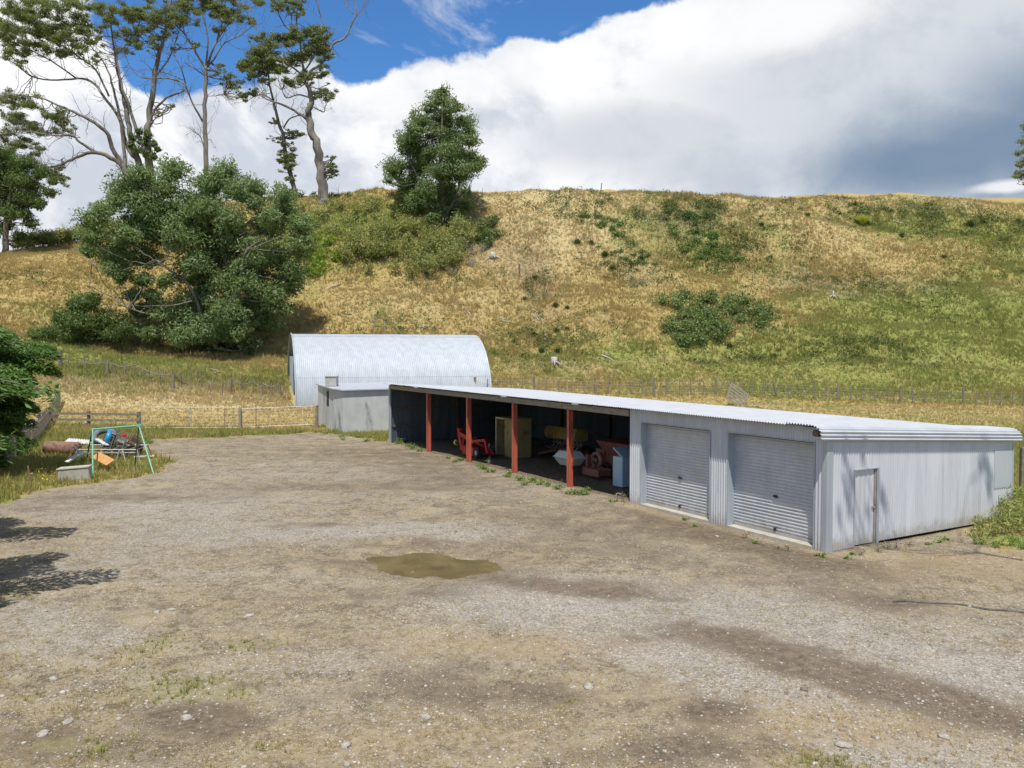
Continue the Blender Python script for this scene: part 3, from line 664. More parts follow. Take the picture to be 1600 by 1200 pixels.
# timber and pipes stacked on the rear rails, odds and ends
for k,(t_,z_,L_) in enumerate(((14,1.98,5.),(17,2.1,4.2),(20.5,2.02,3.6))):
    o=MB(); o.bar(Wp(t_-L_/2,DEP-.3,z_),Wp(t_+L_/2,DEP-.3,z_+.14),.12,.06); o.bar(Wp(t_-L_/2+.3,DEP-.42,z_),Wp(t_+L_/2+.2,DEP-.4,z_+.12),.08,.05)
    q=o.obj('timber_board',M_TIMBER,loc=Wp(t_,DEP-.3,z_)); props(q,['stored grey boards on the shed rear wall, right of the last red post','stored grey boards on the rear wall above the yellow machine','stored grey boards on the rear wall above the ply cabinet'][k],'boards','boards stored on the rear wall rails')
ds_=thing('steel_drum',Wp(14.9,7.1,0),'dark drum standing by the rear wall of the open bay','drum')
MB().tube([Wp(14.9,7.1,0),Wp(14.9,7.1,.3),Wp(14.9,7.1,.31),Wp(14.9,7.1,.6),Wp(14.9,7.1,.61),Wp(14.9,7.1,.9)],[.29,.29,.30,.30,.29,.29],20).obj('shell',wear('dark_blue_drum',(.05,.08,.11),(.08,.11,.14)),ds_,True)
for k in range(4):
    c=Wp(13.2+k*.5,7.4,0); o=MB(); o.box(c+Z3*.6,.42,.5,1.2,AX,.02); 
    q=o.obj('storage_box',M_DARKWOOD,loc=c); props(q,['dark upright box against the rear wall, nearest the partition','dark upright box, second from the partition on the rear wall','dark upright box, third from the partition on the rear wall','dark upright box, farthest from the partition on the rear wall'][k],'box','boxes along the rear wall')
# ================================================================ ARCHED BARN
B0=np.array([*P(462,637,63)[:2],0.]); AXQ=np.array([.951,.309,0]); CQ=np.array([-.309,.951,0]); RQ=5.65; LQ=15.6; ZB=.85
def Q(a,c,z): return B0+AXQ*a+CQ*c+Z3*z
bn=thing('arched_barn',Q(7.8,RQ,ZB),'large half-round silver corrugated barn behind the concrete hut','barn')
pitch=.152
x=np.linspace(0,LQ,int(LQ/pitch*8)+1); w=.022*np.sin(2*math.pi*x/pitch)
parts=[]
TH=[0,.42,.86,1.30,1.84,2.28,2.72,math.pi]
for k in range(7):
    th=np.linspace(TH[k],TH[k+1]+.012,9); off=.010*(k%2)
    rr=RQ+off+w
    V=np.stack([B0[None,None,:]+AXQ*x[:,None,None]+CQ*(RQ-np.cos(th)[None,:,None]*rr[:,None,None])+Z3*(ZB+np.sin(th)[None,:,None]*rr[:,None,None]*1.03)],0)[0]
    nx,ny=len(x),len(th); idx=np.arange(nx*ny).reshape(nx,ny)
    Fc=np.stack([idx[:-1,:-1],idx[1:,:-1],idx[1:,1:],idx[:-1,1:]],-1).reshape(-1,4); parts.append((V.reshape(-1,3),Fc))
parts.append(corr(Q(0,0,ZB-.9),AXQ,Z3,-CQ,LQ,0,.95,pitch,.022)); parts.append(corr(Q(0,2*RQ,ZB-.9),AXQ,Z3,CQ,LQ,0,.95,pitch,.022))
V,Fc=cat(parts); npmesh('arched_roof',V,Fc,M_QUON,bn,True)
# ends: wall above and beside a tall opening with a sliding leaf
def endwall(a,nm,full):
    c=np.linspace(.02,2*RQ-.02,int(2*RQ/.152*6)); ww=.02*np.sin(2*math.pi*c/.152)
    top=ZB+1.03*np.sqrt(np.maximum(0,(RQ-.03)**2-(c-RQ)**2)); lo=np.full_like(c,ZB-.6)
    if not full: lo=np.where((c>2.6)&(c<8.7),np.minimum(ZB+3.9,top),lo)
    V=np.concatenate([np.array([Q(a+q,cc,z) for cc,z,q in zip(c,lo,ww)]),np.array([Q(a+q,cc,z) for cc,z,q in zip(c,top,ww)])]); n=len(c); i=np.arange(n-1)
    npmesh(nm,V,np.stack([i,i+1,n+i+1,n+i],1),M_OLDGALV_SHADED,bn,True)
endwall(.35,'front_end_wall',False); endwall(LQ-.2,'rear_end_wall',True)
V,Fc=corr(Q(.12,4.6,ZB-.3),CQ,Z3,AXQ,5.2,0,4.3,.152,.02); npmesh('sliding_door',V,Fc,M_QUON,bn,True)
b=MB(); pts=[Q(.02,RQ-math.cos(t)*(RQ+.05),ZB+1.03*math.sin(t)*(RQ+.05)) for t in np.linspace(0,math.pi,26)]; b.tube(pts,.07,6); b.obj('edge_trim',M_FLASH,bn)
for z in (0,): MB().bar(Q(.25,2.5,ZB-.3),Q(.25,2.5,ZB+3.9),.12,.12).obj('door_post',M_DARKWOOD,bn)
# ================================================================ CONCRETE HUT
hp=[P(497,640,57.2),P(521.5,640,53.4),P(536,640,52.2),P(611,640,53.2),P(611,640,58.8)]
hut=thing('concrete_hut',[-10.5,55,0],'small grey concrete hut with a chimney block, left of the long shed','hut')
def zt(p): return 2.80+.035*(p[1]-53)-.012*(p[0]+10)*0
b=MB(); n=5
lo=[np.array([p[0],p[1],-.15]) for p in hp]; hi=[np.array([p[0],p[1],zt(p)]) for p in hp]
b.add(lo+hi,[(i,(i+1)%n,n+(i+1)%n,n+i) for i in range(n)]+[(4,3,2,1,0)]); b.obj('walls',M_CONC,hut)
b=MB(); ce=np.mean(hp,axis=0)
def rp(p,z,k=.16): v=np.array([p[0]-ce[0],p[1]-ce[1]]); v=v*(1+k/np.linalg.norm(v)); return np.array([ce[0]+v[0],ce[1]+v[1],z])
lo=[rp(p,zt(p)+.003,.22) for p in hp]; hi=[rp(p,zt(p)+.075,.22) for p in hp]
b.add(lo+hi,[(i,(i+1)%n,n+(i+1)%n,n+i) for i in range(n)]+[(4,3,2,1,0),(5,6,7,8,9)]); b.obj('roof_slab',M_PATCH,hut)
c=P(518.5,592,55.0); b=MB(); b.box([c[0],c[1],3.27],.72,.7,.62); ch=b.obj('chimney',M_CHIM,hut); MB().box([c[0],c[1],3.61],.84,.8,.05).obj('chimney_cap',M_CONC,ch)
d=unit(hp[1]-hp[0]); d[2]=0; d=unit(d); nrm=np.array([d[1],-d[0],0]); c=hp[0]*.35+hp[1]*.65; c[2]=2.15
MB().box(c-nrm*-.01,.55,.03,.95,[d,nrm,Z3]).obj('window_slot',M_BLACK,hut)
MB().box(c+nrm*.02+Z3*.5,.7,.06,.06,[d,nrm,Z3]).obj('lintel',M_PLY,hut)
# ================================================================ FENCES
def post_at(mb,x,y,h,w=.1,lean=(0,0),z0=None,rng=random):
    z=Hs(x,y) if z0 is None else z0
    a=np.array([x,y,z-.25]); b_=np.array([x+lean[0],y+lean[1],z+h]); mb.tube([a,(a+b_)/2,b_],[w*.55,w*.52,w*.48],7)
    return b_
# paddock fence behind the sheds
fe=thing('paddock_fence',[25,68,Hs(25,68)],'long post, batten and wire fence along the foot of the hill','fence')
xs=[];X=-3.0
rr=random.Random(4)
while X<58: xs.append(X); X+=1.0+rr.uniform(-.06,.06)
tops=[]
def fy(x): return 68.0+.6*math.sin(x/9.)+.02*x
for k,X in enumerate(xs):
    y=fy(X); thick=(k%5==0)
    m=MB(); px=X/y*F+800
    if thick: t_=post_at(m,X,y,1.35,.2,(rr.uniform(-.04,.04)+(-.32 if abs(k-25)<1 else 0),0)); m.obj('post',M_FENCE,fe)
    else: t_=post_at(m,X,y,1.2+rr.uniform(-.05,.03),.085,(rr.uniform(-.06,.06),0)); m.obj('batten',M_FENCE,fe)
w_=MB()
for hgt in (.2,.4,.6,.82,1.05):
    w_.tube([np.array([X,fy(X)-.04,Hs(X,fy(X))+hgt]) for X in xs],.006,4)
w_.obj('wires',M_WIRE,fe)
# old sagging fence on the left
fl=thing('old_rail_fence',GH(214,594,56,80),'tumbledown fence with leaning posts and a sagging rail beyond the dry paddock','fence')
pl=[(94,573,1.5,.34),(106,576,1.,.1),(119,578,1.1,.06),(133,580,1.6,.08),(152,578,1.3,.07),(167,587,1.35,.22),(181,589,1.3,.07),(195,588,1.2,.12),(214,594,1.5,.06),(232,600,1.45,.08),(250,604,1.4,.07),(270,609,1.35,.2),(283,604,1.2,.12),(297,602,1.1,.07),(315,606,1.1,.06),(332,612,1.2,.06),(348,620,1.3,.07),(359,616,1.3,.26),(377,612,1.1,.06),(396,616,1.2,.08),(410,620,1.3,.1),(425,618,1.,.06),(439,621,1.3,.22)]
tp=[]
for px,py,h,w in pl:
    g=GH(px,py,56,80); m=MB(); t_=post_at(m,g[0],g[1],h*.95,w,(rr.uniform(-.16,.16),0)); m.obj('post',M_FENCE,fl); tp.append(t_)
m=MB(); r2=np.random.default_rng(5)
for a,b_ in ((2,5),(5,8),(8,11),(11,13),(17,19),(19,21),(20,22)):
    pa,pb=tp[a]-Z3*.15,tp[b_]-Z3*(.15 if b_!=13 else .9); pm=(pa+pb)/2-Z3*.28; pm[1]-=.06; m.tube(smooth_path([pa,pm,pb],5),.045,6)
m.obj('rail',M_FENCE,fl)
m=MB()
for hgt in (.35,.7): m.tube([p-Z3*hgt*1.0 for p in tp],.007,4)
m.obj('wires',M_WIRE,fl)
# three rail fence
rf3=thing('rail_fence',[-26.5,53.5,0],'brown three-rail timber fence behind the junk pile','fence')
A=P(217,670,53.3);Bp=P(62,670,54.2); A[2]=Hs(A[0],A[1]);Bp[2]=Hs(Bp[0],Bp[1])
for k,f_ in enumerate((0,.5,1.0)):
    q=A+(Bp-A)*f_; MB().box([q[0],q[1],.62],.2 if k==0 else .16,.16,1.5,None,.01).obj('post',M_DARKWOOD if k else M_FENCE,rf3)
for z in (1.2,.82,.44):
    for a,b_ in ((0,.5),(.5,1)):
        qa=A+(Bp-A)*a;qb=A+(Bp-A)*b_; qa[2]=z+rr.uniform(-.02,.02);qb[2]=z+rr.uniform(-.02,.02); qa[1]-=.11;qb[1]-=.11
        MB().bar(qa,qb,.04,.15).obj('rail',M_FENCE,rf3)
# paling fence running towards the camera on the left
pf=thing('paling_fence',[-29,52,0],'old upright paling fence half hidden by the left conifer','fence')
a=np.array([-32.9,60.5]);b_=np.array([-21.5,34.]); n=90
for k in range(n):
    f_=k/(n-1)
    if rr.random()<.06: continue
    q=a+(b_-a)*f_; z=Hs(q[0],q[1]); h=1.35+rr.uniform(-.22,.12)
    m=MB(); dx=unit(np.array([*(b_-a),0])); tl=unit(Z3+dx*rr.uniform(-.06,.06)); m.box([q[0],q[1],z+h/2-.1],.15,.025,h,[dx,np.cross(tl,dx),tl]); m.obj('paling',M_FENCE,pf)
m=MB()
for hgt in (.35,1.0):
    m.tube([np.array([*(a+(b_-a)*f_)+np.array([.05,0]),Hs(*(a+(b_-a)*f_))+hgt]) for f_ in np.linspace(0,1,14)],.04,5)
m.obj('rail',M_FENCE,pf)
# field gates
def gate(nm,label,pa,pb,h,n_up,stay,mesh=True):
    pa=np.array(pa);pb=np.array(pb); root=thing(nm,(pa+pb)/2,label,'gate','pipe gates across the track')
    fr_=MB(); r_=.026
    fr_.tube([pa,pa+Z3*h,],r_,7); fr_.tube([pb,pb+Z3*h],r_,7); fr_.tube([pa,pb],r_,7); fr_.tube([pa+Z3*h,pb+Z3*h],r_,7); fr_.obj('frame',M_STEEL2,root)
    w=MB()
    for k in range(1,7): w.tube([pa+Z3*h*k/7,pb+Z3*h*k/7],.005,4)
    for k in range(1,n_up): q=pa+(pb-pa)*k/n_up; w.tube([q,q+Z3*h],.004,4)
    w.obj('wire_mesh',M_WIRE,root)
    for f_ in stay:
        q=pa+(pb-pa)*f_; MB().tube([q,q+Z3*h],.028,6).obj('stay',M_STEEL2,root)
    return root
M_STEEL2=wear('pale_pipe',(.40,.40,.38),(.52,.51,.48),.5,.3,6,(.35,.25,.18),c3amt=.64)
g0=P(222,677,53.2); g1=P(374,674,54.3); g2=P(378,673,54.4); g3=P(490,663,55.4)
for q in (g0,g1,g2,g3): q[2]=max(q[2],Hs(q[0],q[1])+.08)
gate('field_gate','left pipe and wire gate, hinged at the brown rail fence',g0,g1,1.32,14,[.5])
gate('field_gate','right pipe and wire gate, ending at the concrete hut',g2,g3,1.22,10,[])
for (px,py,Y,h,w,mat,lb) in ((375,676,54.2,1.35,.22,M_TIMBER,'squat grey gate post where the two pipe gates meet'),(400,672,54.6,1.6,.06,M_RUST,'thin rusty steel standard in front of the right pipe gate'),(351,674,54.4,1.3,.05,M_RUST,'thin rusty standard behind the left pipe gate'),(495,670,55.0,1.5,.22,M_FENCE,'dark timber gate post against the concrete hut corner')):
    c=P(px,py,Y); m=MB(); z=Hs(c[0],c[1]); m.tube([[c[0],c[1],z-.2],[c[0]+.02,c[1],z+h]],[w/2,w/2*.92],8); o=m.obj('gate_post',mat,loc=[c[0],c[1],z]); props(o,lb,'post')
# leaning timber gate behind the shed
q=GH(1152,634,56,70); lg=thing('timber_gate',q,'old timber gate leaning askew by the paddock fence','gate')
ang=np.array([.80,.25,-.55]);ang/=np.linalg.norm(ang); upv=unit(np.array([.35,.2,.9])); 
c=q+Z3*.75
for k in range(6): MB().bar(c-ang*.85+upv*(-.6+k*.24),c+ang*.85+upv*(-.6+k*.24),.03,.14,upv).obj('rail',M_TIMBER,lg)
MB().bar(c-ang*.85-upv*.7,c-ang*.85+upv*.7,.06,.12,ang).obj('upright',M_TIMBER,lg)
MB().bar(c+ang*.85-upv*.7,c+ang*.85+upv*.7,.06,.12,ang).obj('upright',M_TIMBER,lg)
MB().bar(q+np.array([.6,-.2,.05]),q+np.array([3.0,-1.6,.08]),.15,.05).obj('loose_board',M_BLEACH,lg)
# mesh fence at the right frame edge
rx=thing('wire_mesh_fence',G(1597,800),'wire mesh fence with a stout timber post at the right edge behind the shed','fence')
c0=G(1597,772)
for k in range(5):
    c=c0+np.array([.75*k,.65*k*1.0,0]); m=MB(); m.box([c[0],c[1],.75+.1],.17,.17,1.75,None,.012); m.obj('post',M_FENCE,rx)
m=MB()
for z in np.arange(.15,1.5,.15): m.tube([c0+Z3*z-np.array([0,.1,0]),c0+np.array([6,5.2,z])],.006,4)
m.obj('wire_mesh',M_WIRE,rx)
# marker posts on the hill
for k,(px,py,h,w,ln) in enumerate(((938,303,1.4,.12,.18),(812,433,1.5,.2,-.05),(783,430,1.5,.05,.02),(795,350,1.2,.06,.15),(754,310,1.3,.06,0),(1176,440,.8,.1,0),(1203,462,.8,.08,0))):
    g=GH(px,py,70,130); m=MB(); t_=post_at(m,g[0],g[1],h,w,(ln,0)); o=m.obj('hill_post',M_DARKWOOD,loc=g)
    props(o,['leaning post on the skyline of the hill','stout bent post on the slope right of the scrub','thin stake on the slope between scrub and bent post','slim leaning stake on the pale slope above the scrub','thin stake on the skyline beside the dense tree','short dark stake high on the slope above the bramble patch','short dark stake right of the bramble patch'][k],'post','old posts on the hill')
# ================================================================ JUNK PILE
def gl(px,py): g=G(px,py); g[2]=Hs(g[0],g[1]); return g
sw=thing('swing_frame',[-17,36.5,0],'green painted A-frame of an old swing set in front of the junk','swing frame')
fa=gl(145,745);fb=gl(241,740);ra=gl(134,722);rb=gl(210,731); ta_=P(144.5,671,36.6);tb_=P(217,665,36.4)
for q in (fa,fb,ra,rb): q[2]-=.1
MB().tube([ta_-unit(tb_-ta_)*.05,tb_+unit(tb_-ta_)*.12],.038,8).obj('top_bar',M_GREENP,sw)
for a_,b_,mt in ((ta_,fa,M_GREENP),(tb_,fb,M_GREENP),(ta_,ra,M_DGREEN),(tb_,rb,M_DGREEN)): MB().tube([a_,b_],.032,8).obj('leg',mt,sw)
MB().box(tb_,.22,.12,.14,None,.02).obj('bracket',M_GREENP,sw)
def solo(mb,nm,mat,loc,label,catg,group=None,smooth=False):
    o=mb.obj(nm,mat,None,smooth,loc); return props(o,label,catg,group)
c=gl(97,711); solo(MB().tube([c+np.array([-.8,.1,.33]),c+np.array([-.78,.1,.34]),c+np.array([.9,-.25,.33])],[.3,.36,.36],18),'rusty_drum',M_RUST,c,'rusty drum lying on its side at the left of the junk','drum',None,True)
c=gl(118,750); tr_=thing('concrete_trough',c,'tilted concrete trough in the grass in front of the junk','trough')
ax=[unit(np.array([1,.25,.06])),unit(np.array([-.25,1,.0])),unit(np.array([-.06,0,1]))]
MB().box(c+Z3*.2,1.15,.6,.55,ax,.02).obj('basin',M_CHIM,tr_); MB().box(c+np.array([-.02,0,.5]),1.22,.66,.05,ax,.01).obj('cover_slab',M_CONCP,tr_)
c=gl(163,712)+Z3*1.0; ty_=thing('tractor_tyre',c,'big grey tyre lying on top of the junk pile','tyre')
nrm=unit(np.array([.1,-.55,.83])); MB().torus(c,.46,.15,nrm,30,12).obj('tread',M_TYRE,ty_,True)
m=MB()
u_=unit(np.cross(nrm,Z3)); v_=np.cross(nrm,u_)
for k in range(30):
    e=u_*math.cos(k*.2094)+v_*math.sin(k*.2094); tt=np.cross(nrm,e); m.box(c+e*.60,.035,.30,.05,[e,unit(nrm+tt*.35),unit(tt-nrm*.35)])
m.obj('lugs',M_TYRE,ty_)
c=gl(170,717); pal=thing('timber_pallet',c+np.array([-.2,1.2,0]),'stack of grey pallets under the tyre','pallet')
c=c+np.array([-.2,1.2,0])
for k in range(4):
    m=MB()
    for j in range(5): m.box(c+np.array([0,-.4+.2*j,.2+k*.19]),1.1,.1,.02)
    for j in (-1,0,1): m.box(c+np.array([j*.5,0,.13+k*.19]),.09,.95,.1)
    m.obj('pallet_layer',M_TIMBER,pal)
c=gl(150,722); bd=thing('bed_frame',c,'rusty tubular bed frame lying across the junk','bed frame')
m=MB()
pA=c+np.array([-.95,.2,.55]);dx=np.array([2.75,.15,-.02]);dy=np.array([.1,.9,.12])
m.tube([pA,pA+dx],.03,6);m.tube([pA+dy,pA+dy+dx],.03,6);m.tube([pA-Z3*.12,pA+dx-Z3*.14],.02,6)
for k in range(8): m.tube([pA+dx*k/7,pA+dx*k/7+dy],.014,5)
m.obj('side_rails',M_STEEL,bd)
for a_,b_ in ((pA,(-.25,-.3)),(pA+dx,(.15,-.1)),(pA+dy,(-.2,0)),(pA+dx+dy,(.2,.1)),(pA+dx*.75,(.3,-.35)),(pA+dx*.7,(-.05,-.3))): MB().tube([a_,np.array([a_[0]+b_[0],a_[1]+b_[1],.0])],.028,6).obj('leg',M_RUST if a_[0]>-17.8 else M_STEEL,bd)
# old chairs / racks
c=gl(188,718)
for k,(dx_,dz,tl,lb,mt) in enumerate(((-.55,.62,.45,'tilted black-backed metal rack, left one on the bed frame',M_BLACK),(-.02,.6,.5,'tilted grey panelled metal rack, middle of the junk',M_STEEL),(.5,.5,.62,'tilted dark slatted rack, right one beside the black crate',M_DARKWOOD))):
    cc=c+np.array([dx_,.1+.15*k,dz+.3]); r_=thing('metal_rack',cc,lb,'rack','racks on the junk pile')
    ux=unit(np.array([math.cos(tl),0,-math.sin(tl)*.7])); uy=np.array([0,1.,0]); uz=unit(np.array([math.sin(tl),-.25,math.cos(tl)])); uy=unit(np.cross(uz,ux)); 
    m=MB()
    for i_ in (-1,1):
        for j_ in (-1,1): m.bar(cc+ux*i_*.22+uy*j_*.2-uz*.42,cc+ux*i_*.22+uy*j_*.2+uz*.42,.035,.035)
    for z in (-.4,0,.4):
        for j_ in (-1,1): m.bar(cc-ux*.22+uy*j_*.2+uz*z,cc+ux*.22+uy*j_*.2+uz*z,.03,.03)
    m.obj('frame',M_STEEL if k<2 else M_RUST,r_); MB().box(cc,.42,.03,.78,[ux,uy,uz]).obj('back_panel',mt,r_)
    MB().box(cc-uz*.02,.42,.38,.03,[ux,uy,uz]).obj('shelf',mt,r_)
c=gl(207,712)+np.array([.0,.3,0]); cr=MB().box(c+Z3*.38,.62,.5,.62,[unit(np.array([.9,0,-.35])),np.array([0,1.,0]),unit(np.array([.35,0,.9]))],.03); solo(cr,'black_crate',M_BLACK,c,'black plastic crate at the right end of the junk','crate')
c=gl(170,715)+np.array([.0,-.2,0]); solo(MB().tube([P(167,692,37.2),P(169,684,37.2),P(172,673,37.4)],[.07,.12,.09],10),'blue_container',M_BLUE,P(169,684,37.2),'small bright blue container wedged in the junk','container',None,True)
c=P(194.5,680,37.6); solo(MB().box(c,.2,.16,.13,[unit(np.array([1,0,-.3])),np.array([0,1.,0]),unit(np.array([.3,0,1]))],.03),'red_container',M_BRRED,c,'small bright red container on top of the racks','container')
def board(a_,b_,w,th,nm,mat,lb,catg,up=(0,0,1),grp=None):
    a_=np.array(a_);b_=np.array(b_); m=MB().bar(a_,b_,w,th,up); return solo(m,nm,mat,(a_+b_)/2,lb,catg,grp)
a_=P(149,714,36.6);b_=P(173,726,35.8); board(a_+Z3*.1,b_+Z3*.08,.42,.03,'orange_board',M_ORANGE,'faded orange board lying under the swing frame','board',(0,-.6,.8))
board(P(104,724,36.2)+Z3*.05,P(128,706,37.),.2,.05,'white_board',M_WHITE,'white board propped at the left of the bed frame, nearest the trough','board',grp='white boards in the junk')
board(P(112,722,36.8)+Z3*.1,P(140,707,37.6),.16,.04,'white_board',M_BLEACH,'thin bleached board just right of the propped white board','board',grp='white boards in the junk')
board(P(116,698,37.2),P(126,708,36.9),.1,.04,'white_board',M_WHITE,'short white stick standing up left of the bed frame','board',grp='white boards in the junk')
board(P(151,686,37.3),P(168,696,37.0),.2,.04,'white_board',M_WHITE,'white board slanting behind the green swing leg','board',grp='white boards in the junk')
a_=gl(210,717)+Z3*.12;b_=gl(241,716)+Z3*.12; board(a_,b_,.35,.05,'foam_sheet',M_WHITE,'flat white sheet on the gravel right of the junk','sheet')
V,Fc=corr(gl(96,700)+Z3*.28+np.array([0,.3,0]),np.array([1,.1,-.1]),unit(np.array([0,.9,.3])),Z3,1.35,0,.5,.13,.03); o=npmesh('corrugated_offcut',V,Fc,M_WHITE,None,True,gl(96,700)+Z3*.28); props(o,'white corrugated offcut lying above the rusty drum','sheet')
board(gl(100,752)+Z3*.06,gl(118,750)+Z3*.1,.1,.05,'white_offcut',M_WHITE,'small white offcut in the grass at the foot of the trough','offcut')
c=gl(49,664); V,Fc=corr(P(36,668,44),np.array([.95,.3,.35]),unit(np.array([0,.5,.9])),np.array([0,-.9,.4]),.6,0,.3,.1,.02); o=npmesh('metal_offcut',V,Fc,M_STEEL,None,True,P(36,668,44)); props(o,'silver metal offcut hung on the paling fence','sheet')
st=gl(49,758); solo(MB().tube([st-Z3*.1,st+np.array([-.12,0,.75])],.03,6),'survey_stake',M_RUST,st,'short rusty stake in the long grass beside the left conifer','stake')
# ---- hose
hz=[(1396,941),(1420,942),(1450,941),(1480,944),(1510,948),(1540,951),(1570,954),(1600,958),(1640,963),(1680,966)]
pts=[gl(*q)+Z3*.012 for q in hz]; 
for i_,q in enumerate(pts): q[1]+=.10*math.sin(i_*2.1)
solo(MB().tube(smooth_path(pts,6),.025,8),'water_pipe',wear('dusty_pipe',(.05,.048,.045),(.16,.145,.12),.8,0,4),pts[4],'black poly pipe snaking over the dirt at the right','pipe',None,True)
# ================================================================ GROUND
def axis(fine0,fine1,step,segs):
    a=list(np.arange(fine0,fine1,step))
    return a
gx=np.concatenate([[-900,-500,-300,-200,-150],np.arange(-120,-70,2.5),np.arange(-70,-26,.55),np.arange(-26,24,.2),np.arange(24,70,.55),np.arange(70,120.1,2.5),[150,200,300,500,900]])
gy=np.concatenate([[-300,-120,-60,-30,-10,0],np.arange(4,50,.2),np.arange(50,120,.42),np.arange(120,150,2),[160,180,200,240,300,400,700,1200]])
XX,YY=np.meshgrid(gx,gy); xf,yf_=XX.ravel(),YY.ravel(); ZZ=H(xf,yf_)
# yard outline, world coordinates of its corners
YP=[(-60,0),(-30,18),tuple(G(-80,860)[:2]),tuple(G(-20,800)[:2]),tuple(G(30,778)[:2]),tuple(G(130,757)[:2]),tuple(G(245,742)[:2]),tuple(G(262,722)[:2]),tuple(G(228,704)[:2]),tuple(G(222,688)[:2]),
    tuple(G(330,685)[:2]),tuple(G(500,677)[:2]),tuple(Wp(TL+1,-.3,0)[:2]),tuple(Wp(TL,8.5,0)[:2]),tuple(Wp(0,8.6,0)[:2]),tuple(G(1500,836)[:2]),tuple(G(1560,862)[:2]),tuple(G(1700,858)[:2]),(40,26),(60,-60),(-60,-60)]
def poly_sd(x,y,poly):
    d=np.full(x.shape,1e9); inside=np.zeros(x.shape,bool); n=len(poly)
    for i in range(n):
        ax_,ay=poly[i];bx,by=poly[(i+1)%n]; ex,ey=bx-ax_,by-ay; t=np.clip(((x-ax_)*ex+(y-ay)*ey)/(ex*ex+ey*ey+1e-9),0,1)
        d=np.minimum(d,np.hypot(x-ax_-t*ex,y-ay-t*ey)); c=((ay>y)!=(by>y))&(x<(bx-ax_)*(y-ay)/((by-ay) if abs(by-ay)>1e-9 else 1e-9)+ax_); inside^=c
    return np.where(inside,-d,d)
def blob(x,y,px,py,rx,ry,ang=0,hill=False):
    g=GH(px,py,40,130) if hill else G(px,py); c,s=math.cos(ang),math.sin(ang); dx=x-g[0];dy=y-g[1]
    return np.exp(-((dx*c+dy*s)/rx)**2-((-dx*s+dy*c)/ry)**2)
def fields(x,y):
    sd=poly_sd(x,y,YP)+(fbm(x/1.3,y/1.3,41,4)-.5)*1.6
    yard=1-sstep(-.35,.35,sd)
    Z=np.zeros_like(x)
    green=Z+.05; pale=Z+0.; grav=Z+.12; mud=Z+0.; ochre=Z+0.; rust=Z+0.
    # --- paddocks and hill: green / pale straw / bare
    green=green+.62*(1-yard)*(1-sstep(52,58,y))                      # verges near the yard
    right=sstep(-6,16,x)
    green=green+.10*sstep(74,84,y)
    green=green+ .33*right*sstep(48,56,y)*(1-sstep(66,68,y))+.62*sstep(67.6,68.4,y)*(1-sstep(74,80,y))*(.35+.65*sstep(-2,22,x))
    green=green+.25*sstep(62,66,y)*(1-sstep(72,80,y))*(1-sstep(-20,-10,x))
    for b in ((1450,480,16,7,0,.55),(1560,520,14,7,0,.65),(1300,540,14,4,0,.38),(1570,400,9,10,0,.45),(1420,560,16,4,0,.4),(1120,370,9,8,-.3,.45),(1000,350,7,5,-.5,.3),(880,560,11,3,0,.30),(1050,560,12,3,0,.35),
              (560,340,11,6,0,.5),(480,380,8,10,0,.35),(1370,345,11,4,0,.42),(1480,360,12,4,0,.35),(300,575,14,5,0,.22),(160,555,10,4,0,.2),(60,480,9,5,0,.2),(640,560,10,3,0,.15),(850,540,5,5,0,.3),(1250,470,8,4,0,.1),(60,560,8,6,0,.5)):
        green=green+b[5]*blob(x,y,*b[:5],hill=True)
    for b in ((860,330,8,9,-.3,.9),(910,360,9,4,-.5,.8),(840,300,10,4,0,.6),(620,470,16,3,0,.35),(350,605,12,4,0,1.),(180,610,12,4,0,1.2),(250,625,9,3,0,.9),(150,590,7,2.4,0,.6),(1240,340,9,4,0,.5),(1330,380,9,3,0,.5),(1500,320,14,3,0,.5),(1000,305,30,3,0,.4),(1150,330,6,5,0,.3),(1100,590,16,1.6,0,.5),(820,420,5,5,0,.5),(680,470,6,4,0,.3)):
        pale=pale+b[5]*blob(x,y,*b[:5],hill=True)
    pale=pale+.55*sstep(48,56,y)*(1-sstep(64,68,y))*right
    for b in ((840,450,2.2,7,.15,.8),(1030,340,4,3,0,.5),(1090,345,5,3,0,.6),(1250,430,5,3,0,.6),(1300,450,6,2,0,.6),(1390,440,9,3,0,.4),(1540,450,8,1.6,0,.4),(780,400,4,3,0,.5),(940,500,5,2,0,.3),(1420,325,9,2,0,.5),(860,575,5,1.5,0,.5),(1000,430,3,2,0,.5),(760,560,6,1.5,0,.3)):
        rust=rust+b[5]*blob(x,y,*b[:5],hill=True)
    rust=rust+.55*np.exp(-((y-(77.0+.03*x+1.5*np.sin(x/13)))/.5)**2)*sstep(5,25,x)
    # --- yard: gravel tracks, mud, ochre, sparse green
    for b in ((470,830,4.5,1.6,0,.7),(200,860,2.5,4,0,.5),(300,790,5,3,.2,.4),(640,690,7,4,0,.05),(900,960,4,1.2,-.3,.55),(1150,1050,3.0,.9,-.75,.9),(1250,1100,2.6,.8,-.8,1.),(1400,1180,2.2,.9,-.9,.8),(1350,1010,4,1.3,-.5,.7),(1500,1060,3,1.2,-.5,.8),(1080,930,4,1.5,-.3,.4),(700,835,2.3,1.2,0,.6),(600,830,2.3,.8,0,.7),(820,905,1.6,1.3,0,.5),(790,940,1.6,1.4,0,.6),(700,1010,2.4,1.2,0,.3),(120,1000,1.6,.9,0,.7),(60,960,1.5,1.,0,.6),(400,900,6,1.,0,.35),(500,1050,3,1.4,0,.35),(1200,950,5,1.4,-.2,.45),(150,790,5,2.4,0,.5),(350,740,9,5,0,.35),(760,760,8,4,-.9,.3),(1100,870,6,2,-.6,.2)):
        grav=grav+b[5]*blob(x,y,*b[:5])
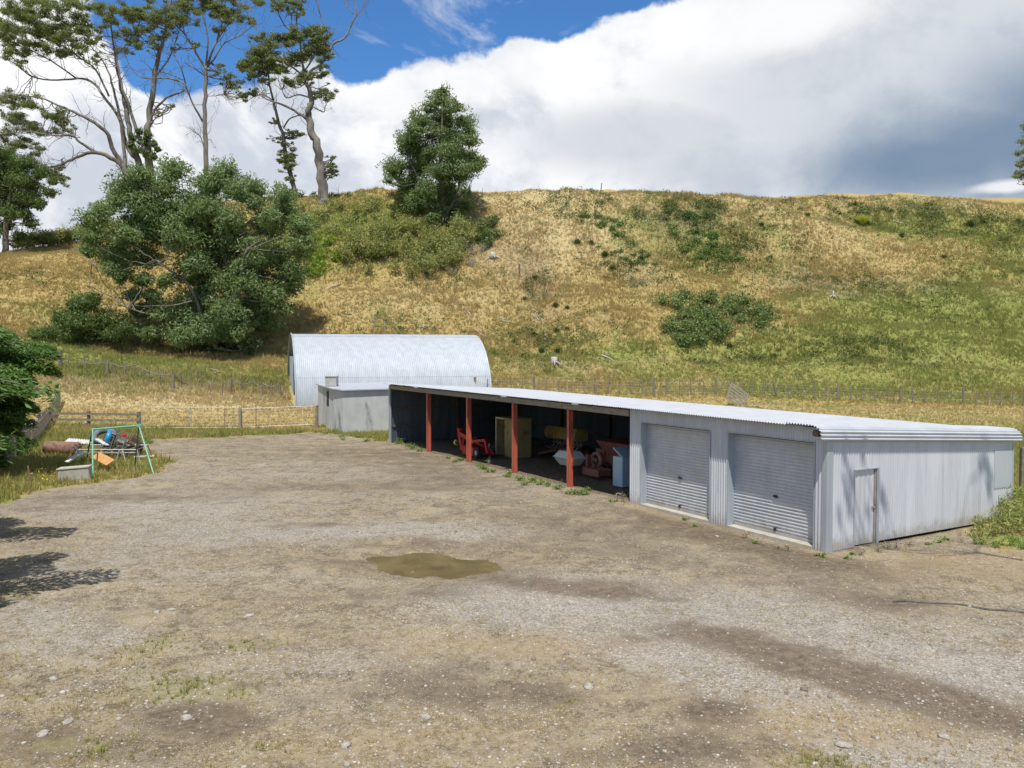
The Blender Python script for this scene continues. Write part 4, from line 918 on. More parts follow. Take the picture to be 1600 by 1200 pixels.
    for b in ((880,915,1.9,.7,-.3,.8),(1000,925,2.0,.9,-.3,.6),(200,778,5,1.2,0,.75),(60,795,3,1.0,0,.7),(320,1118,.6,.5,0,1.3),(345,1135,.7,.4,0,.8),(1110,1110,.7,.5,0,1.3),(1090,1170,1.,.45,0,1.1),(230,965,1.2,.6,0,.5),(860,1090,1.6,.6,0,.5),(640,1060,1.5,.5,0,.5),(1010,1000,1.8,.6,0,.5),(330,830,3,1.,0,.4),(1170,1000,2.4,.85,-.7,.62),(1290,1050,2.4,.8,-.75,.7),(1440,1090,2.4,.75,-.8,.6),(1550,1110,1.5,.6,-.7,.5),(1230,870,2.4,.8,-.9,.75),(1360,880,2.6,.8,0,.65),(1300,925,3.2,1.2,-.5,.6),(1390,945,1.5,.8,0,.6),(500,820,1.6,.6,0,.8),(1050,820,1.4,2.5,.5,.45),(640,720,5,4,-.9,.55),(500,705,8,3,0,.5),(720,745,4,3,-.9,.55),(560,760,5,2,0,.4),(830,800,4,2.5,-.9,.5),(950,840,4,2,-.8,.45),(400,760,5,1.5,0,.35),(620,930,2,.6,0,.5),(750,930,1.5,.5,0,.4),(150,1180,1.5,.5,0,.5),(450,940,2,.5,0,.4),(560,1090,1.4,.4,0,.45),(960,1180,1.4,.4,0,.4),(230,1110,1.,.4,0,.4),(430,880,3,.8,0,.25),(1130,840,2.5,.7,-1.0,.7),(1500,900,2.4,.6,0,.4),(120,850,2,1.2,0,.4),(30,1150,1.4,.6,0,.7),(700,1040,1.6,.7,0,.35),(800,1080,2.5,.7,0,.35),(420,1010,1.4,.5,0,.45),(900,860,4,1.2,-.5,.3)):
        mud=mud+b[5]*blob(x,y,*b[:5])
    for b in ((1380,1130,1.5,.9,-.4,.9),(1260,1160,1.2,.8,0,.6),(900,1010,2.6,.9,0,.5),(740,1010,2.5,.9,0,.5),(520,1170,1.4,.5,0,.6),(1480,870,5,1.4,0,.75),(1560,900,4,1.6,0,.6),(1180,1120,1.0,.5,0,.45),(1060,800,1.6,.8,-.9,.9),(560,1000,3,1.3,0,.3),(640,1130,3,1.0,0,.4),(250,930,4,1.6,0,.35),(330,880,4,1.4,0,.3),(1010,790,1.2,.6,-1.,.6),(860,1150,2,.8,0,.4),(1050,1070,2,.7,0,.45)):
        ochre=ochre+b[5]*blob(x,y,*b[:5])
    gy_=Z.copy()
    for b in ((245,1005,.45,.7,0,.8),(380,1010,.7,.4,0,1.),(330,1085,.9,.4,0,.7),(250,1075,1.1,.7,0,.5),(340,1060,.8,.4,0,.4),(180,1050,1.,.4,0,.4),(50,1085,.3,.3,0,.6),(60,1160,.6,.3,0,.8),(400,1170,.6,.3,0,.6),(170,1170,.6,.5,0,.7),(730,830,.9,.9,0,.6),(1140,855,1.,.8,0,.55),(880,1095,.5,.5,0,.4),(1290,1190,.8,.3,0,.8),(560,1160,.8,.5,0,.3),(90,1110,.9,.5,0,.3),(770,855,1.2,.5,0,.3),(430,790,4,2,0,.3),(380,710,7,4,0,.34),(560,760,5,2,0,.25),(520,720,3,2,0,.3),(1000,880,2,1,0,.2),(470,745,4,2,0,.3),(130,1020,1.2,.6,0,.35),(200,900,2,1,0,.2),(0,930,1.2,1.2,0,.6),(1440,935,1.2,.4,0,.5),(1340,960,2,.6,0,.2),(860,890,1.5,.6,0,.25)):
        gy_=gy_+b[5]*blob(x,y,*b[:5])
    green=green+yard*gy_
    for (c_,ra,rb) in ((PC,3.0,2.2),(PC2,1.3,.9)):
        qq=((x-c_[0])/ra)**2+((y-c_[1])/rb)**2; mud=mud+.55*np.exp(-qq**2); grav=grav*(1-.5*np.exp(-qq**2))
    # shed footprint is dark trodden earth
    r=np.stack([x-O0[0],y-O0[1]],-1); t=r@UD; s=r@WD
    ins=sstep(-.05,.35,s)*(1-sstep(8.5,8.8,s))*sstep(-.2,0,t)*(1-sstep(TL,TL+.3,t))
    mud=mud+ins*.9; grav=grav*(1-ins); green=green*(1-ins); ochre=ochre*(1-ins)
    strip=np.exp(-((s+.35)/.35)**2)*sstep(-.5,0,t)*(1-sstep(TL+3,TL+5,t)); green=green+strip*.30*sstep(8,12,t); ochre=ochre+strip*.5*(1-sstep(7,12,t)); mud=mud+np.exp(-((s+.9)/.35)**2)*.4*sstep(-.5,0,t)*(1-sstep(9,13,t))
    return dict(yard=yard,green=np.clip(green,0,1.1),pale=np.clip(pale,0,1),gravel=np.clip(grav,0,1),mud=np.clip(mud,0,1.1),ochre=np.clip(ochre,0,1),rust=np.clip(rust,0,1))
FA=fields(xf,yf_)
nx=len(gx); idx=np.arange(len(xf)).reshape(len(gy),nx)
Fc=np.stack([idx[:-1,:-1],idx[:-1,1:],idx[1:,1:],idx[1:,:-1]],-1).reshape(-1,4)
o=npmesh('ground',np.stack([xf,yf_,ZZ],1),Fc,M_GROUND,None,True,None,FA); props(o,kind='structure')
# puddle
m,nt,b=newmat('puddle_water'); n=N(nt); p=n.pos()
nt.links.new(n.mix(n.ss(n.noise(p,1.4,5,.6),.3,.7),(.115,.086,.044),(.18,.135,.07)),b.inputs['Base Color']); b.inputs['Roughness'].default_value=.03; b.inputs['IOR'].default_value=1.33
nt.links.new(n.bump(n.noise(p,5.,2),.04,.02),b.inputs['Normal'])
def flat_poly(name,c,rx,ry,z,mat):
    vs=[(c[0]+rx*math.cos(a)*(1+.05*math.sin(3*a)),c[1]+ry*math.sin(a),z) for a in np.linspace(0,2*math.pi,40,endpoint=False)]
    me=bpy.data.meshes.new(name); me.from_pydata([(v[0]-c[0],v[1]-c[1],0) for v in vs],[],[tuple(range(40))]); o=finish(name,me,mat,None); o.location=(c[0],c[1],z); return o
zp=float(np.percentile(H(PC[0]+np.cos(np.linspace(0,6.28,40))*2.3,PC[1]+np.sin(np.linspace(0,6.28,40))*1.5),30))-.035
o=flat_poly('puddle',PC,3.3,2.9,min(zp,-.055),m); props(o,kind='structure')
# ================================================================ SCATTERED STUFF (grass, gravel)
def tufts(name,label,x,y,size,attrs,mat,rng,blades=7,wid=.055,splay=.55,nseg=1,sink=.04,catg='grass'):
    n=len(x); z=H(x,y)-sink; size=np.asarray(size)
    B=blades
    an=rng.random((n,B))*2*np.pi; ln=size[:,None]*(.55+.6*rng.random((n,B))); sp=splay*rng.random((n,B)); r0=size[:,None]*.16*rng.random((n,B))
    bx=x[:,None]+np.cos(an)*r0; by=y[:,None]+np.sin(an)*r0; bz=np.repeat(z[:,None],B,1)
    tx=bx+np.cos(an)*ln*sp; ty=by+np.sin(an)*ln*sp; tz=bz+ln*np.sqrt(np.maximum(.1,1-sp**2))
    wa=rng.random((n,B))*2*np.pi; w=size[:,None]*wid*(.6+.8*rng.random((n,B)))
    V=np.stack([np.stack([bx-np.cos(wa)*w,by-np.sin(wa)*w,bz],-1),np.stack([bx+np.cos(wa)*w,by+np.sin(wa)*w,bz],-1),np.stack([tx,ty,tz],-1)],2).reshape(-1,3)
    at={k:np.repeat(v,3*B) for k,v in attrs.items()}
    o=npmesh(name,V,np.arange(len(V)).reshape(-1,3),mat,None,False,None,at); props(o,label,catg,kind='stuff'); return o
rg=np.random.default_rng(11)
def visible_uv(n,y0,y1,power,umin=-.66,umax=.66):
    y=y0+(y1-y0)*rg.random(n)**power; u=umin+(umax-umin)*rg.random(n); return u*y,y
# hill grass
x,y=visible_uv(150000,70,114,.8); f=fields(x,y); keep=fbm(x/2.2,y/1.8,51,3)>.12; x,y=x[keep],y[keep]
tufts('hill_grass','long dry grass over the hillside',x,y,.22+.40*rg.random(len(x))*fbm(x/3,y/3,52,2)*1.6,{k:v[keep] for k,v in f.items() if k in('green','pale')},M_TUFT,rg,7,.062,.85)
x,y=visible_uv(60000,46,72,1.0); f=fields(x,y); r=np.stack([x-O0[0],y-O0[1]],-1); t=r@UD; s=r@WD
q=np.stack([x-B0[0],y-B0[1]],-1); qa=q@AXQ[:2]; qc=q@CQ[:2]
keep=(f['yard']<.4)&~((t>-.3)&(t<TL+.3)&(s>-.3)&(s<8.8))&~((qa>-.2)&(qa<LQ)&(qc>-.2)&(qc<2*RQ)); x,y=x[keep],y[keep]
sz=(.12+.16*rg.random(len(x)))*(1+.5*sstep(66,69,y)+.9*sstep(60,66,y)*(x<-15))
tufts('paddock_grass','mown pale grass of the paddocks behind the sheds',x,y,sz,{k:v[keep] for k,v in f.items() if k in('green','pale')},M_TUFT,rg,6,.09,.85)
# verge by the junk, along the fences and at the right of the shed
x,y=visible_uv(60000,26,54,1.0,-.75,.75); f=fields(x,y); r=np.stack([x-O0[0],y-O0[1]],-1); t=r@UD; s=r@WD
keep=(f['yard']<.45)&~((t>-.1)&(t<TL+.3)&(s>-.1)&(s<8.7)); x,y=x[keep],y[keep]
tufts('verge_grass','green and straw grass on the verges around the yard',x,y,(.14+.3*rg.random(len(x))**1.5)*(.55+fbm(x/1.5,y/1.5,61,3)),{k:v[keep] for k,v in f.items() if k in('green','pale')},M_TUFT,rg,7,.06,.7)
# sparse tufts in the yard itself
x,y=visible_uv(90000,9.5,52,1.35); f=fields(x,y); pr=np.clip((f['green']-.12)*1.0,0,1)*fbm(x/.5,y/.5,62,3)**1.8*1.7+.03
keep=(rg.random(len(x))<pr)&(f['yard']>.4)&(f['mud']<.75); x,y=x[keep],y[keep]
tufts('yard_grass','sparse short grass growing through the gravel',x,y,.035+.075*rg.random(len(x))*(.4+f['green'][keep]),{'green':f['green'][keep]*1.0+.05,'pale':f['pale'][keep]+.5},M_TUFT,rg,7,.10,.95,sink=.01)
# dry wisps lying flat on the dirt
x,y=visible_uv(26000,9.5,30,1.5); f=fields(x,y); keep=(f['yard']>.5)&(fbm(x/1.2,y/1.2,63,3)>.45)&(f['mud']<.6); x,y=x[keep],y[keep]
tufts('dry_wisps','dry straw wisps lying on the dirt',x,y,.03+.05*rg.random(len(x)),{'green':np.zeros(len(x)),'pale':np.ones(len(x))*.8},M_TUFT,rg,5,.06,.995,sink=.0)
# stones
def stones(name,label,x,y,size,mat,rng):
    import bmesh
    bm=bmesh.new(); bmesh.ops.create_icosphere(bm,subdivisions=1,radius=1); bv=np.array([v.co[:] for v in bm.verts]); bf=np.array([[v.index for v in f_.verts] for f_ in bm.faces]); bm.free()
    n=len(x); nv=len(bv); z=H(x,y); an=rng.random(n)*6.28; sx=size*(.7+.6*rng.random(n)); sy=size*(.6+.5*rng.random(n)); szz=size*(.35+.35*rng.random(n))
    j=1+.28*(rng.random((n,nv))-.5)
    q=bv[None]*j[...,None]; q=q*np.stack([sx,sy,szz],-1)[:,None,:]; c,s_=np.cos(an)[:,None],np.sin(an)[:,None]
    X=q[...,0]*c-q[...,1]*s_+x[:,None]; Y=q[...,0]*s_+q[...,1]*c+y[:,None]; Zz=q[...,2]+z[:,None]+szz[:,None]*.25
    V=np.stack([X,Y,Zz],-1).reshape(-1,3); Fc=(bf[None]+np.arange(n)[:,None,None]*nv).reshape(-1,3)
    o=npmesh(name,V,Fc,mat); props(o,label,'stones',kind='stuff'); return o
def stonemat():
    m,nt,b=newmat('gravel_stones'); n=N(nt); r=n.new('ShaderNodeNewGeometry').outputs['Random Per Island']
    rp_=n.new('ShaderNodeValToRGB'); nt.links.new(r,rp_.inputs[0]); e=rp_.color_ramp.elements; e[0].color=(.17,.14,.105,1); e[1].color=(.47,.435,.375,1); e2=e.new(.45); e2.color=(.32,.285,.225,1); e3=e.new(.8); e3.color=(.37,.34,.29,1)
    nt.links.new(rp_.outputs[0],b.inputs['Base Color']); b.inputs['Roughness'].default_value=.9; return m
M_GRV=stonemat()
x,y=visible_uv(62000,9.3,40,1.7); f=fields(x,y); pr=(1-.75*np.clip(f['mud'],0,1)*(y>13))*(.10+.75*f['gravel']*fbm(x/.9,y/.9,71,3)*1.3+.25*(fbm(x/1.7,y/1.7,72,2)>.6))
keep=(f['yard']>.6)&(rg.random(len(x))<pr); x,y=x[keep],y[keep]
pq=((x-PC[0])/2.9)**2+((y-PC[1])/2.2)**2; k2=pq>1; x,y=x[k2],y[k2]
stones('gravel','loose pale gravel over the yard',x,y,.009+.026*rg.random(len(x))**3.5+.03*(rg.random(len(x))<.012),M_GRV,rg)
# single bigger stones
for k,(px,py,r_,lb) in enumerate(((920,1073,.12,'smooth pale egg-shaped stone, largest of the loose stones in the yard'),(245,958,.10,'grey stone, left one of the small cluster mid-left of the yard'),(268,955,.10,'pale stone, right one of the small cluster mid-left of the yard'),(390,964,.10,'flat pale stone on dry ground left of centre'),(292,1120,.10,'pale stone beside the dark mud patch at lower left'),(106,1125,.10,'grey stone at the dark strip near the lower left corner'),(68,1143,.11,'brownish stone nearest the lower left corner'),(665,1120,.09,'pale flat stone at the bottom centre of the yard'),(893,943,.10,'pale stone in the gravel right of the puddle'),(1318,1165,.12,'pale angular stone on ochre dirt at lower right'),(966,1029,.08,'small white stone up and right of the egg-shaped stone'),(541,1166,.10,'pale stone at the bottom edge, left of centre'),(1120,838,.09,'pale stone below the roller doors'),(1475,1150,.10,'pale stone at the lower right on the gravel track'),(83,1059,.09,'white stone at the left of the yard'))):
    g=gl(px,py); import bmesh
    bm=bmesh.new(); bmesh.ops.create_icosphere(bm,subdivisions=3,radius=1); rq=np.random.default_rng(k)
    for v in bm.verts:
        d_=np.array(v.co); v.co=Vector(d_*(1+.25*(float(vnoise(d_[0]*1.5+k*3,d_[1]*1.5+d_[2]*2,k))-.5))*np.array([r_,r_*(.5+.35*rq.random()),r_*.36]))
    me=bpy.data.meshes.new('stone'); bm.to_mesh(me); bm.free(); o=finish('stone',me,M_STONE,None,True); o.location=tuple(g+np.array([0,0,r_*.04])); o.rotation_euler=(0,0,rq.random()*3); props(o,lb,'stone','larger stones in the yard')
# ================================================================ VEGETATION
def px_clumps(lst,Y,seed,dy=2.0,back=.5,scale=1.,zsq=.85):
    r=np.random.default_rng(seed); out=[]
    for (px,py,rp_) in lst:
        yy=Y+r.uniform(-dy,dy); c=P(px,py,yy); rr_=rp_*yy/F*scale; out.append((c,(rr_,rr_,rr_*zsq)))
        if r.random()<back: c2=P(px+r.uniform(-8,8),py+r.uniform(-6,6),yy+r.uniform(dy*.6,dy*1.6)); out.append((c2,(rr_,rr_,rr_*zsq)))
    return out
def px_limb(pts,Y,r0,r1,dY=0.,yj=0.,seed=0):
    r=np.random.default_rng(seed+int(pts[0][0])+int(pts[-1][1])); n=len(pts); q=[]
    wob=0
    for i,p_ in enumerate(pts):
        wob+=r.uniform(-yj,yj) if i else 0; q.append(P(p_[0],p_[1],Y+dY*i/(n-1)+wob))
    return (q,r0,r1)
# ---- bushy gum at the foot of the hill
gb=GH(335,556,70,90)
MC=[(201,289,27),(221,274,20),(270,266,24),(255,295,24),(354,269,23),(331,292,28),(370,300,24),(393,295,22),(395,315,20),(442,308,20),(448,325,20),(422,341,22),(471,350,24),(470,383,26),(143,344,24),(140,370,20),(136,393,15),(165,330,18),(182,315,18),(227,325,30),(280,337,34),(318,331,30),(357,344,28),(195,368,27),(234,360,28),(179,400,26),(182,426,22),(222,402,26),(276,373,32),(312,362,26),(364,372,28),(325,402,34),(396,385,26),(403,409,26),(436,402,24),(455,424,25),(450,447,24),(420,461,27),(325,435,28),(352,442,26),(312,467,34),(406,484,30),(357,487,32),(292,500,28),(374,516,30),(416,508,25),(325,521,30),(341,541,26),(285,526,24),(227,437,15),(208,461,14),(240,463,17),(253,493,20),(386,445,22),(378,414,20),(300,415,24),(255,345,24),(205,345,20),(262,437,14),(215,488,18),(235,520,18),(388,540,20),(440,485,18)]
lim=[px_limb([(335,556),(340,520),(352,480),(362,440),(350,400),(340,350)],gb[1]+1,.45,.12),px_limb([(338,545),(318,500),(298,450),(268,424),(246,407)],gb[1]-.5,.2,.06,-2),px_limb([(350,500),(375,450),(376,430),(385,390)],gb[1]-1,.26,.08,-2.5),
     px_limb([(340,530),(390,500),(430,470)],gb[1]+1,.22,.06,2),px_limb([(330,540),(270,500),(220,488),(200,480)],gb[1],.16,.04,-2),px_limb([(340,420),(290,380),(230,340),(200,310)],gb[1]+1,.16,.05,1),px_limb([(345,380),(400,340),(440,320)],gb[1]+1,.14,.05,1),px_limb([(300,470),(270,477),(225,478)],gb[1]-3,.06,.02,-1)]
tree('bushy_gum_tree','huge bushy blue-green gum tree at the foot of the hill, left of the arched barn','tree',gb,lim,px_clumps(MC,gb[1]-.5,1,2.6,1.0,1.28)+px_clumps([(300,330,60),(360,380,60),(320,430,60),(400,420,50),(250,360,45),(380,490,50),(320,500,50),(420,350,45),(230,320,40),(200,395,35)],gb[1]+3,77,1.5,0,1.),L_GUM,M_BARKT,.36,.13,330,21,2,hang=.5,bare=10,lump=.45,shell=.5)
# ---- dense conical tree on the ridge flank
gc=GH(700,352,90,120)
FC=[(648,205,22),(640,222,22),(735,205,14),(692,143,15),(690,158,20),(672,170,20),(710,168,22),(660,190,18),(690,190,26),(722,190,18),(672,212,22),(708,214,26),(735,222,16),(640,233,24),(672,240,28),(706,242,28),(735,245,18),(752,252,11),(622,262,22),(652,265,26),(688,268,28),(722,272,24),(742,262,16),(608,282,12),(640,288,24),(668,296,26),(700,298,28),(728,300,18),(650,318,22),(680,322,26),(710,326,24),(730,322,14),(672,340,16),(700,345,20),(720,342,14),(640,306,16),(612,270,14)]
lim=[px_limb([(695,356),(692,320),(688,270),(690,215),(692,150)],gc[1],.4,.06),px_limb([(694,340),(715,300),(722,260),(722,220)],gc[1],.2,.05),px_limb([(692,330),(660,290),(640,250)],gc[1],.18,.05)]
tree('dense_tree','dense dark conical tree standing on the brow of the hill above the scrub','tree',gc,lim,px_clumps(FC,gc[1],2,2.6,.7,1.10)+px_clumps([(692,220,26),(688,265,32),(694,300,30),(694,180,20)],gc[1]+1.2,78,.3,0,1.),L_CONE,M_BARKD,.36,.13,330,22,2,hang=.4,lump=.55)
# ---- tall gums on the skyline
def gumcl(lst,Y,seed,dy=2.5,k=1.):
    r=np.random.default_rng(seed+500); out=[]
    for (px,py,rp_) in lst:
        for q in range(9):
            out.append((px+r.normal()*rp_*.6,py+r.normal()*rp_*.36,rp_*r.uniform(.30,.6)))
    return px_clumps(out,Y,seed,dy,.15,k*1.12,.62)
ga=GH(222,300,95,116); YA=ga[1]
A_l=[px_limb([(236,320),(234,270),(231,225),(232,190),(238,150),(245,100),(255,60),(262,30),(268,-20)],YA,.62,.10),
 px_limb([(230,290),(215,250),(204,215),(198,180),(190,140),(183,110),(178,70),(172,20)],YA,.5,.07,1),
 px_limb([(214,250),(200,232),(190,190),(180,150),(172,120),(160,95),(140,70)],YA+1,.28,.05,1.5),
 px_limb([(228,240),(217,215),(205,175),(192,140),(186,112),(182,80)],YA-1,.30,.05,-1),
 px_limb([(203,275),(180,250),(150,238),(120,245),(95,257),(70,262)],YA,.38,.06,-3),
 px_limb([(232,300),(203,275),(192,262)],YA,.55,.38),
 px_limb([(150,238),(125,222),(112,212),(85,212),(45,206),(0,210)],YA-1,.2,.04,-3),
 px_limb([(192,262),(175,230),(165,205),(130,182),(100,168),(60,152),(15,148)],YA,.34,.05,-4),
 px_limb([(196,265),(192,215),(186,185),(165,155),(150,134),(130,123),(90,125),(50,120),(22,98),(-10,85)],YA,.26,.04,3),
 px_limb([(170,150),(150,110),(125,90),(95,70),(60,58)],YA+1,.15,.04,2),
 px_limb([(233,195),(242,172),(262,152),(284,143),(290,133),(265,123),(225,122),(206,108),(195,85)],YA,.18,.04,-2),
 px_limb([(242,120),(262,95),(276,60),(285,30)],YA,.14,.04,2),px_limb([(182,85),(205,60),(220,30)],YA,.12,.04,1),px_limb([(120,123),(80,95),(40,75),(5,60)],YA+2,.12,.03,1)]
A_c=[(10,20,26),(40,18,30),(75,22,26),(20,50,24),(55,50,28),(88,48,22),(15,80,18),(45,75,22),(75,68,22),(110,35,22),(105,60,22),(130,45,20),(130,70,18),(150,15,20),(165,40,16),(172,20,18),(150,60,14),(195,12,20),(215,25,22),(238,15,22),(230,45,18),(200,50,16),(252,32,20),(275,12,20),(258,55,12),(290,22,16),(210,65,14),(190,80,10),(60,8,22),(115,8,22),(0,45,16),(150,92,12),(100,82,14),(270,35,14),(240,62,12),(5,60,16),(30,95,14),(240,75,9),
 (25,158,20),(52,168,22),(80,175,20),(98,190,16),(15,185,22),(45,195,22),(70,205,16),(8,205,18),(35,222,18),(55,230,14),(85,275,14),(102,284,12),(60,258,15),(40,250,16),(15,235,16),(95,262,10),(105,205,10),(5,160,14),(265,165,7),(250,178,7)]
A_iv=[(208,215,9),(222,222,10),(232,212,8),(240,225,8),(215,235,10),(228,240,10),(240,245,8),(205,228,7),(246,234,6),(218,206,7)]
ta0=tree('tall_gum_tree','many-stemmed tall gum with wide spreading limbs at the upper left skyline','tree',ga,A_l,gumcl(A_c,YA,3,3.5),L_TALL,M_BARKT,.28,.085,420,23,1,'tall gums on the skyline',hang=.2,bare=260,lump=.5,twr=.035)
iv=[clump_leaves(c,r,260,.4,.14,np.random.default_rng(5+i),.3) for i,(c,r) in enumerate(px_clumps([q for q in A_iv],YA-1.2,4,.3,.0,1.1,1.0))]
V,Fc=cat(iv); npmesh('climbing_ivy',V,Fc,L_DARK,ta0)
gb2=GH(322,305,95,118); YB=gb2[1]
B_l=[px_limb([(322,310),(322,240),(320,190),(321,140),(322,103)],YB,.36,.22),px_limb([(322,106),(330,85),(342,55),(350,20),(353,-15)],YB,.18,.05,1),px_limb([(321,108),(325,62),(318,30),(309,-5)],YB,.15,.04,-1),px_limb([(321,106),(306,82),(290,55),(270,35),(248,22)],YB,.17,.04,1),px_limb([(324,104),(336,90),(350,68),(372,57),(396,40)],YB,.14,.04,-1),px_limb([(317,190),(302,163),(292,138),(282,105),(265,75)],YB,.15,.04,-1.5),px_limb([(320,118),(302,106),(288,98)],YB,.10,.03),px_limb([(320,235),(313,213),(302,205)],YB,.09,.05),px_limb([(340,62),(362,30),(375,5)],YB,.09,.03),px_limb([(286,125),(262,115),(240,112)],YB,.07,.03,-1),px_limb([(320,150),(335,150),(350,148)],YB,.06,.02),px_limb([(288,50),(280,20),(262,-5)],YB,.09,.03)]
B_c=[(345,20,20),(368,28,18),(330,10,18),(305,12,18),(285,25,14),(340,45,10),(375,12,14),(350,0,20),(316,-4,16),(290,2,16),(305,70,7),(345,103,8),(366,133,13),(376,148,8),(360,118,8),(340,115,5),(275,75,6),(392,35,8),(352,122,6)]
tree('tall_gum_tree','slender straight gum with a forked top, right of the many-stemmed gum','tree',gb2,B_l,gumcl(B_c,YB,6,1.5),L_TALL,M_BARKT,.28,.085,440,24,1,'tall gums on the skyline',hang=.2,bare=130,lump=.5,twr=.03)
gc3=GH(462,312,95,118); YC=gc3[1]
C_l=[px_limb([(463,320),(458,292),(448,250),(443,215),(433,185),(428,160),(421,130),(416,105)],YC,.36,.08),px_limb([(443,200),(452,186),(468,180),(476,178)],YC,.12,.05),px_limb([(428,158),(412,148),(400,150),(385,158)],YC,.08,.03),px_limb([(421,135),(400,120),(384,108)],YC,.08,.03)]
C_c=[(446,240,14),(440,252,11),(455,248,11),(450,268,11),(458,280,8),(455,207,9),(466,210,7),(435,218,7),(447,224,8),(430,190,5),(388,150,10),(396,145,8),(410,80,12),(398,98,14),(385,110,10),(412,108,12),(460,300,9)]
tree('tall_gum_tree','thin leafy-trunked gum immediately left of the thick leaning gum','tree',gc3,C_l,gumcl(C_c,YC,8,.8,1.05),L_TALL,M_BARKT,.27,.09,480,25,1,'tall gums on the skyline',hang=.3,bare=25,lump=.4,twr=.03)
gd=GH(507,316,95,118); YD=gd[1]
D_l=[px_limb([(507,326),(504,295),(502,270),(495,230),(485,200),(482,178),(486,160),(484,142),(478,128)],YD,.72,.26),px_limb([(478,130),(484,112),(503,99),(515,80),(522,68),(540,58),(548,40),(556,22),(552,-5)],YD,.2,.08),px_limb([(553,30),(566,12),(572,-8)],YD,.07,.03),px_limb([(552,22),(542,10),(536,-4)],YD,.06,.03),px_limb([(480,186),(465,176),(445,165),(425,158),(411,152)],YD,.2,.08,-1),px_limb([(482,152),(465,148),(448,153),(440,140)],YD,.12,.05,-1),
 px_limb([(478,130),(472,95),(468,60),(463,30),(468,-5)],YD,.2,.06,1),px_limb([(466,50),(450,44),(440,32),(430,5)],YD,.13,.05),px_limb([(462,60),(455,30),(462,12),(478,-5)],YD,.09,.03),px_limb([(476,110),(495,80),(505,45),(498,15),(490,-8)],YD,.13,.04,1),px_limb([(476,120),(450,100),(425,85),(400,80)],YD,.14,.04,-1),px_limb([(470,92),(440,70),(420,62)],YD,.1,.04,1),px_limb([(430,100),(405,55),(385,20),(360,-5)],YD,.05,.02),
 px_limb([(507,312),(520,318),(530,328)],YD-.6,.3,.1),px_limb([(505,312),(492,322),(488,330)],YD-.6,.28,.1),px_limb([(486,165),(505,175),(508,168),(512,158)],YD,.09,.03)]
D_c=[(450,62,20),(425,68,22),(405,78,20),(392,92,18),(384,100,12),(400,112,16),(430,92,20),(460,92,22),(482,78,20),(500,70,18),(506,58,14),(490,50,16),(470,55,16),(440,108,16),(470,118,14),(455,130,12),(485,125,12),(502,112,12),(508,140,11),(514,152,10),(498,148,10),(505,98,14),(515,85,8),(410,95,16),(420,122,12),(408,2,14),(432,10,14),(455,6,16),(470,18,10),(398,60,10),(520,258,9),(517,272,10),(524,266,7),(520,246,5)]
tree('tall_gum_tree','thick leaning pale-trunked gum with a bare dead limb reaching up right','tree',gd,D_l,gumcl(D_c,YD,9,1.6,1.05),L_TALL,M_BARKT,.27,.085,440,26,1,'tall gums on the skyline',hang=.2,bare=130,lump=.45,twr=.035)
# far left tree
ge=GH(12,392,85,110); YE=ge[1]-2
E_l=[px_limb([(8,396),(10,350),(14,310),(22,270)],YE,.4,.12),px_limb([(10,350),(35,320),(50,290)],YE,.16,.05),px_limb([(12,340),(-10,300),(-30,280)],YE,.2,.05),px_limb([(20,290),(50,262),(85,255)],YE,.10,.03)]
E_c=[(8,270,24),(30,282,22),(50,290,16),(18,305,24),(42,312,20),(60,320,14),(75,300,12),(70,270,12),(85,285,9),(45,255,14),(0,240,18),(30,370,12),(-10,360,18),(50,350,12),(-10,290,24),(-10,325,24),(15,335,20),(38,335,14),(58,305,10),(60,275,12),(-30,300,26),(10,355,14),(28,258,16),(-5,255,18)]
tree('broad_tree','dark broad tree cut by the left frame edge on the hillside','tree',ge,E_l,px_clumps(E_c,YE,10,1.6,1.,1.2),L_DARK,M_BARKD,.34,.12,340,27,2,hang=.3,lump=.4)
# right edge tree
gr_=GH(1640,303,95,125); YR=gr_[1]+3
R_l=[px_limb([(1628,312),(1626,260),(1622,200),(1620,150)],YR,.4,.08)]+[px_limb([(1624,y_),(1600,y_-4),(x_,y_+3)],YR,.08,.02,-1) for y_,x_ in ((285,1588),(270,1584),(250,1586),(230,1590),(210,1594))]
R_c=[(1588,276,8),(1600,270,11),(1592,258,9),(1604,252,12),(1590,240,8),(1606,236,13),(1596,222,9),(1610,215,14),(1604,200,9),(1620,190,16),(1622,230,18),(1625,260,18),(1640,220,20),(1645,260,22),(1602,287,7),(1620,165,12)]
tree('skyline_tree','tree cut by the right frame edge on the skyline of the hill','tree',gr_,R_l,px_clumps(R_c,YR,11,1.0,.5,1.05,.7),L_TALL,M_BARKD,.34,.10,260,28,2,hang=.1,lump=.4)
